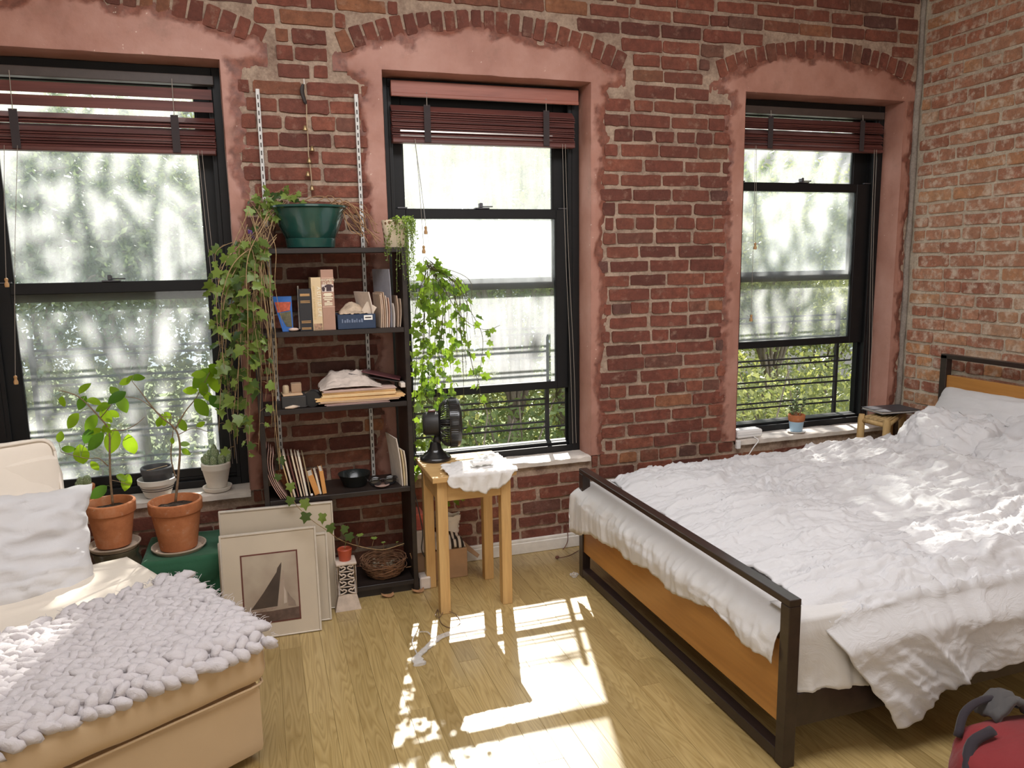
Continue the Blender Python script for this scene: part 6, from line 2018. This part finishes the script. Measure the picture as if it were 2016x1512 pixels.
# white cloth hanging off the table's front edge, with a slim white box on it
M_RAGW = cloth('thin_white_cloth', (.84, .82, .80), .85, 500, .2, .4, .2, .05, 14.0, .008)
m = MB()
def tcl(u, v):
    x = lerp(.725, 1.045, u)
    fr_ = lerp(TY0 - .035 - .05 * math.sin(PI * u) ** .7, TY0 - .004, sm(.75, 1., u))
    y = lerp(fr_, lerp(3.25, 3.43, u), v) + .014 * fbm(u * 5, v * 2, 2.)
    z = TZ + .004 + .012 * abs(fbm(u * 6, v * 6, 1.)) + .012 * sm(.5, .2, u) * sm(.2, .7, v)
    if y < TY0:
        d = TY0 - y
        y = TY0 - .003 - .012 * fbm(u * 9, 1., 7.) ** 2 - .004
        z = TZ + .004 - d * 1.0
        y -= .006 * math.sin(u * 30) * sm(0, .05, d)
    return (x + .010 * fbm(v * 5, u * 4, 4.), y, z)
m.grid(60, 40, tcl)
tag(m.build('cloth', M_RAGW, None, smooth=True, thick=.0018), 'thin white cloth draped over the front edge of the pine table', 'cloth')
pb = at(948, 912, z=TZ + .02)
MB().box((pb.x, pb.y, TZ + .026), (.095, .050, .016), .004, rz=.12).build('slim_case', pm('white_case', (.84, .83, .82), .4, .03), None, label='slim white case lying on the white cloth on the pine table', cat='case')

# ------------------------------------------------------------------ under and beside the table
M_CARD = pm('brown_cardboard', (.40, .245, .135), .85, .12, 12, .15, 60)
MB().span((.715, 3.515, 0), (.905, 3.665, .150), .003).build('cardboard_box', M_CARD, None, label='brown cardboard box on the floor behind the pine table legs', cat='box')
MB().span((.655, 3.53, 0), (.708, 3.66, .150), .003).build('carton', pm('tan_carton', (.44, .28, .17), .85, .1, 12), None, label='narrow tan carton on the floor beside the shelf foot', cat='box')
MB().span((.652, 3.515, .152), (.706, 3.655, .262), .003).build('white_carton', pm('whitish_carton', (.70, .62, .55), .8), None, label='white carton standing on the narrow tan carton', cat='box')
MB().span((.655, 3.530, .264), (.700, 3.650, .345), .003).build('striped_box', pm('red_white_box', (.42, .10, .08), .7, .5, 9), None, label='reddish box on top of the white carton', cat='box')
MB().span((.648, 3.43, 0), (.700, 3.505, .062), .006).build('white_block', pm('foggy_block', (.62, .55, .50), .5, .12, 14), None, label='whitish block on the floor at the shelf foot', cat='block')
def stripes():
    t = NT('black_striped_cloth')
    w = t.n('TexWave', ins={'Vector': t.coord('Object', (1, .4, .6)), 'Scale': 11.0, 'Distortion': 3.0, 'Detail': 1.0})
    c = t.ramp(w.outputs['Fac'], [(.42, (.035, .028, .026)), (.52, (.68, .62, .56))])
    return t.done(t.bsdf(c, .85, 0, None, .2))
m = MB(); m.grid(30, 24, lambda u, v: (lerp(.72, .90, u) + .01 * fbm(v * 5, u * 3), lerp(3.52, 3.66, v), .154 + .075 * math.sin(PI * u) ** .6 * math.sin(PI * min(1, v * 1.05)) ** .5 + .028 * fbm(u * 5, v * 5, 2.) * math.sin(PI * u)))
m.build('striped_cloth', stripes(), None, smooth=True, thick=.003, label='black and white striped cloth bundled on the cardboard box', cat='cloth')
m = MB(); m.grid(16, 14, lambda u, v: (.845 + .05 * math.cos(u * 2 * PI) * lerp(.7, 1.0, v) + .008 * fbm(u * 6, v * 5), 3.60 + .035 * math.sin(u * 2 * PI) * lerp(.7, 1.0, v), .205 + .095 * v + .012 * fbm(u * 9, v * 3, 5.) * v))
m.build('paper_bag', pm('white_paper_bag', (.74, .72, .70), .6, .08, 20, .4, 40), None, smooth=True, thick=.001, label='small white paper bag standing on the striped cloth', cat='bag')
fpp = [at(908, 1061, y=3.665), at(944, 1092, y=3.67), at(940, 1098, y=3.66), at(904, 1072, y=3.655)]
MB().add([tuple(p) for p in fpp], [(0, 1, 2, 3)]).build('flap', M_CARD, None, thick=.003, label='loose cardboard flap leaning at right of the box', cat='cardboard')

# ------------------------------------------------------------------ floor litter
def clear():
    t = NT('clear_plastic_film')
    f = t.n('LayerWeight', ins={'Blend': .35})
    tr = t.n('BsdfTransparent', ins={'Color': (.98, .98, .98, 1)})
    g = t.bsdf((.85, .86, .88), .12, 0, t.bump(t.noise(t.coord('Object'), 60, 4), .6, .004), .6)
    fac = t.math('MULTIPLY', t.math('ADD', f.outputs['Facing'], .12), .75)
    return t.done(t.n('MixShader', ins={0: fac, 1: tr.outputs[0], 2: g.outputs[0]}))
M_CLEAR = clear()
rp_ = random.Random(7)
path = spline([at(828, 1306, z=.012), at(822, 1290, z=.015), at(840, 1272, z=.014), at(866, 1252, z=.012), at(905, 1240, z=.012), at(955, 1232, z=.012)], 40)
m = MB()
NN = 10
vs, fs = [], []
for i, p in enumerate(path):
    t_ = (path[min(i + 1, 40)] - path[max(i - 1, 0)]).normalized()
    sd = Vector((-t_.y, t_.x, 0))
    wdt = .012 + .010 * abs(fbm(i * .25, 2.)) + (.010 if i < 8 or i > 33 else 0)
    for j in range(NN):
        a = 2 * PI * j / NN
        r_ = wdt * (1 + .45 * noise.noise((i * .45, math.cos(a) * 1.3, math.sin(a) * 1.3)))
        hgt = max(.0008, .007 + .007 * math.sin(a) * (1 + .6 * noise.noise((i * .6, j * .9, 4.))))
        vs.append((p.x + sd.x * math.cos(a) * r_, p.y + sd.y * math.cos(a) * r_, hgt))
for i in range(len(path) - 1):
    for j in range(NN):
        j2 = (j + 1) % NN
        fs.append((i * NN + j, i * NN + j2, (i + 1) * NN + j2, (i + 1) * NN + j))
m.add(vs, fs)
lp = spline([at(822, 1290, z=.006), at(812, 1262, z=.008), at(822, 1246, z=.008), at(840, 1244, z=.008), at(848, 1250, z=.008)], 20)
m.tube(lp, .003, 6)
m.build('plastic_sleeve', M_CLEAR, None, smooth=True, label='long crumpled clear plastic sleeve lying on the floor before the pine table', cat='plastic')
m = MB(); m.tube(spline([at(857, 1212, z=.02), at(862, 1200, z=.006), at(868, 1226, z=.003), at(888, 1236, z=.003), at(906, 1226, z=.003), at(898, 1210, z=.004), at(885, 1204, z=.010)], 30), .0016, 5)
m.tube(spline([at(862, 1200, z=.006), at(858, 1208, z=.012), at(864, 1216, z=.004), at(872, 1206, z=.01)], 12), .0014, 5)
m.build('wire_loop', pm('brown_wire', (.14, .08, .05), .6), None, label='thin brown wire loop round the foot of the front pine table leg', cat='wire')
m = MB(); pc_ = at(1130, 1132, z=.012)
m.ball((pc_.x, pc_.y, .0125), (.022, .018, .012), 12, 8)
for k in range(len(m.v)):
    v = Vector(m.v[k]); d = v - Vector((pc_.x, pc_.y, .0125)); m.v[k] = tuple(Vector((pc_.x, pc_.y, .0125)) + d * (1 + .45 * noise.noise(v * 90)))
    if m.v[k][2] < .0005: m.v[k] = (m.v[k][0], m.v[k][1], .0005)
m.build('plastic_scrap', M_CLEAR, None, label='crumpled scrap of clear film on the floor by the far bed post', cat='plastic')
m = MB(); m.tube(spline([at(1112, 1010, y=3.70), at(1118, 1062, y=3.69), at(1104, 1088, y=3.66), at(1098, 1098, z=.01), at(1120, 1094, z=.006), at(1139, 1084, z=.006)], 24), .0022, 5)
m.ball(at(1097, 1097, z=.012), (.012, .009, .008), 10, 6)
m.build('loose_cord', pm('rusty_cord', (.18, .075, .05), .7), None, smooth=True, label='thin brown cord hanging down the brick to the baseboard by the bed', cat='cord')

# ------------------------------------------------------------------ third sill: router and jade plant
r0, r1 = at(1447, 860, y=3.735), at(1507, 855, y=3.735)
rt = thing('router', 'slim white plastic router lying on the sill nearest the bed', 'router', ((r0.x + r1.x) / 2, 3.745, ZS))
MB().span((2.592, 3.715, ZS + .005), (2.765, 3.790, ZS + .052), .008).build('body', pm('white_router_plastic', (.83, .82, .81), .4, .03), rt)
MB().span((2.595, 3.7135, ZS + .024), (2.762, 3.716, ZS + .026)).build('seam', pm('grey_seam', (.5, .5, .5), .5), rt)
MB().span((2.574, 3.690, .452), (2.600, 3.712, .502), .003).build('adapter', pm('white_router_plastic', (.83, .82, .81), .4, .03), rt)
MB().tube(spline([(2.70, 3.712, ZS + .012), (2.72, 3.694, .49), at(1484, 880, y=3.685), at(1470, 900, y=3.66), at(1450, 914, y=3.62), (2.36, 3.50, .44)], 24), .0035, 7).build('cable', pm('white_cable', (.80, .79, .78), .5), rt, smooth=True)
jp = at(1566, 858, y=3.755)
jc = (jp.x, 3.752, ZS + .010)
jd = thing('jade_plant', 'little jade plant in a blue-dipped clay pot on the sill', 'potted plant', jc)
m = MB(); m.lathe([(0, 0), (.034, 0), (.036, .003), (.043, .060)], jc, 32); m.build('pot', pm('pale_blue_paint', (.36, .52, .66), .5, .08, 10), jd, smooth=True, angle=40)
m = MB(); m.lathe([(.043, .060), (.0445, .066), (.048, .068), (.050, .098), (.048, .101), (.045, .101), (.042, .088), (0, .086)], jc, 32); m.build('clay_rim', M_TERRA, jd, smooth=True, angle=40)
m = MB(); m.lathe([(0, 0), (.045, 0), (.054, .006), (.054, .009), (.044, .005), (0, .004)], (jc[0], jc[1], ZS + .003), 32); m.build('saucer', pm('white_saucer', (.80, .78, .75), .4), jd, smooth=True, angle=40)
M_JADE = leafmat('jade_leaf', (.20, .27, .13), (.11, .16, .07), .15, .35)
jl = MB().ball((0, .5, 0), (.28, .5, .14), 8, 6).mesh('leaf', M_JADE, True)
rj_ = random.Random(5)
sm_ = MB()
for (dx, hgt, lx_) in ((-.010, .165, .012), (.020, .105, .028), (-.025, .060, -.018), (.004, .085, -.030)):
    q_ = spline([(jc[0] + dx, jc[1], jc[2] + .085), (jc[0] + dx + lx_ * .3, jc[1] + rj_.uniform(-.008, .008), jc[2] + .085 + hgt * .5), (jc[0] + dx + lx_, jc[1] + rj_.uniform(-.01, .01), jc[2] + .085 + hgt)], 10)
    sm_.tube(q_, [lerp(.0045, .0022, k / 10) for k in range(11)], 6)
    for p_ in q_[3:]:
        for s_ in range(4):
            a = rj_.uniform(0, 6.28)
            d_ = Vector((math.cos(a), math.sin(a), rj_.uniform(.1, .8)))
            put_leaf(jl, p_, d_, Vector((0, 0, 1)), rj_.uniform(.017, .028), jd)
sm_.build('stem', pm('jade_stem', (.24, .17, .11), .8), jd, smooth=True)

# ------------------------------------------------------------------ red backpack on the floor beside the bed
M_RED = cloth('red_canvas', (.25, .032, .036), .85, 400, .4, .35, 0, .2, 9.0, .015)
bp_from = len(bpy.data.objects)
rbp = thing('backpack', 'slumped red backpack with dark straps on the floor beside the bed', 'bag', (2.16, 1.50, 0))
m = MB()
def bagf(u, v):
    a, b_ = u * 2 * PI, (v - .5) * PI
    cx_, sx_ = math.cos(a), math.sin(a)
    p_ = .75
    f = lambda t: math.copysign(abs(t) ** p_, t)
    x = f(math.cos(b_)) * f(cx_) * .235
    y = f(math.cos(b_)) * f(sx_) * .150
    z = f(math.sin(b_)) * .105
    n_ = 1 + .10 * fbm(x * 9, y * 9, z * 9)
    return (2.20 + x * n_, 1.47 + y * n_, max(.003, .105 + z * n_ + .03 * x))
m.grid(40, 20, bagf)
m.build('body', M_RED, rbp, smooth=True)
st_ = cloth('dark_webbing', (.035, .028, .035), .8, 400, .3)
m = MB(); m.tube(spline([(1.99, 1.40, .02), (1.96, 1.46, .10), (2.02, 1.52, .185), (2.10, 1.52, .222)], 14), [.016] * 15, 8); m.build('strap', st_, rbp, smooth=True)
m = MB(); m.tube(spline([(2.04, 1.58, .17), (2.10, 1.61, .23), (2.20, 1.62, .245), (2.30, 1.60, .21)], 14), [.012] * 15, 8); m.build('strap', st_, rbp, smooth=True)
m = MB(); m.grid(12, 8, lambda u, v: (lerp(2.17, 2.31, u), lerp(1.56, 1.64, v), .20 + .06 * math.sin(PI * u) + .02 * fbm(u * 5, v * 5))); m.build('back_pad', cloth('grey_pad', (.09, .085, .085), .85), rbp, smooth=True, thick=.02)
em = MB()
ec = Vector((2.145, 1.372, .155))
ee, ef = Vector((1, .0, .05)).normalized(), Vector((0, .55, .83)).normalized()
em.tube([ec + ee * .020 * math.cos(a) + ef * .024 * math.sin(a) for a in np.linspace(0, 2 * PI, 25)], .0016, 5)
em.build('round_badge', pm('faded_badge', (.40, .16, .14), .7), rbp, smooth=True)
rbp.location = (rbp.location.x - .17, rbp.location.y - .03, 0)
rbp.scale = (1, 1, .86)
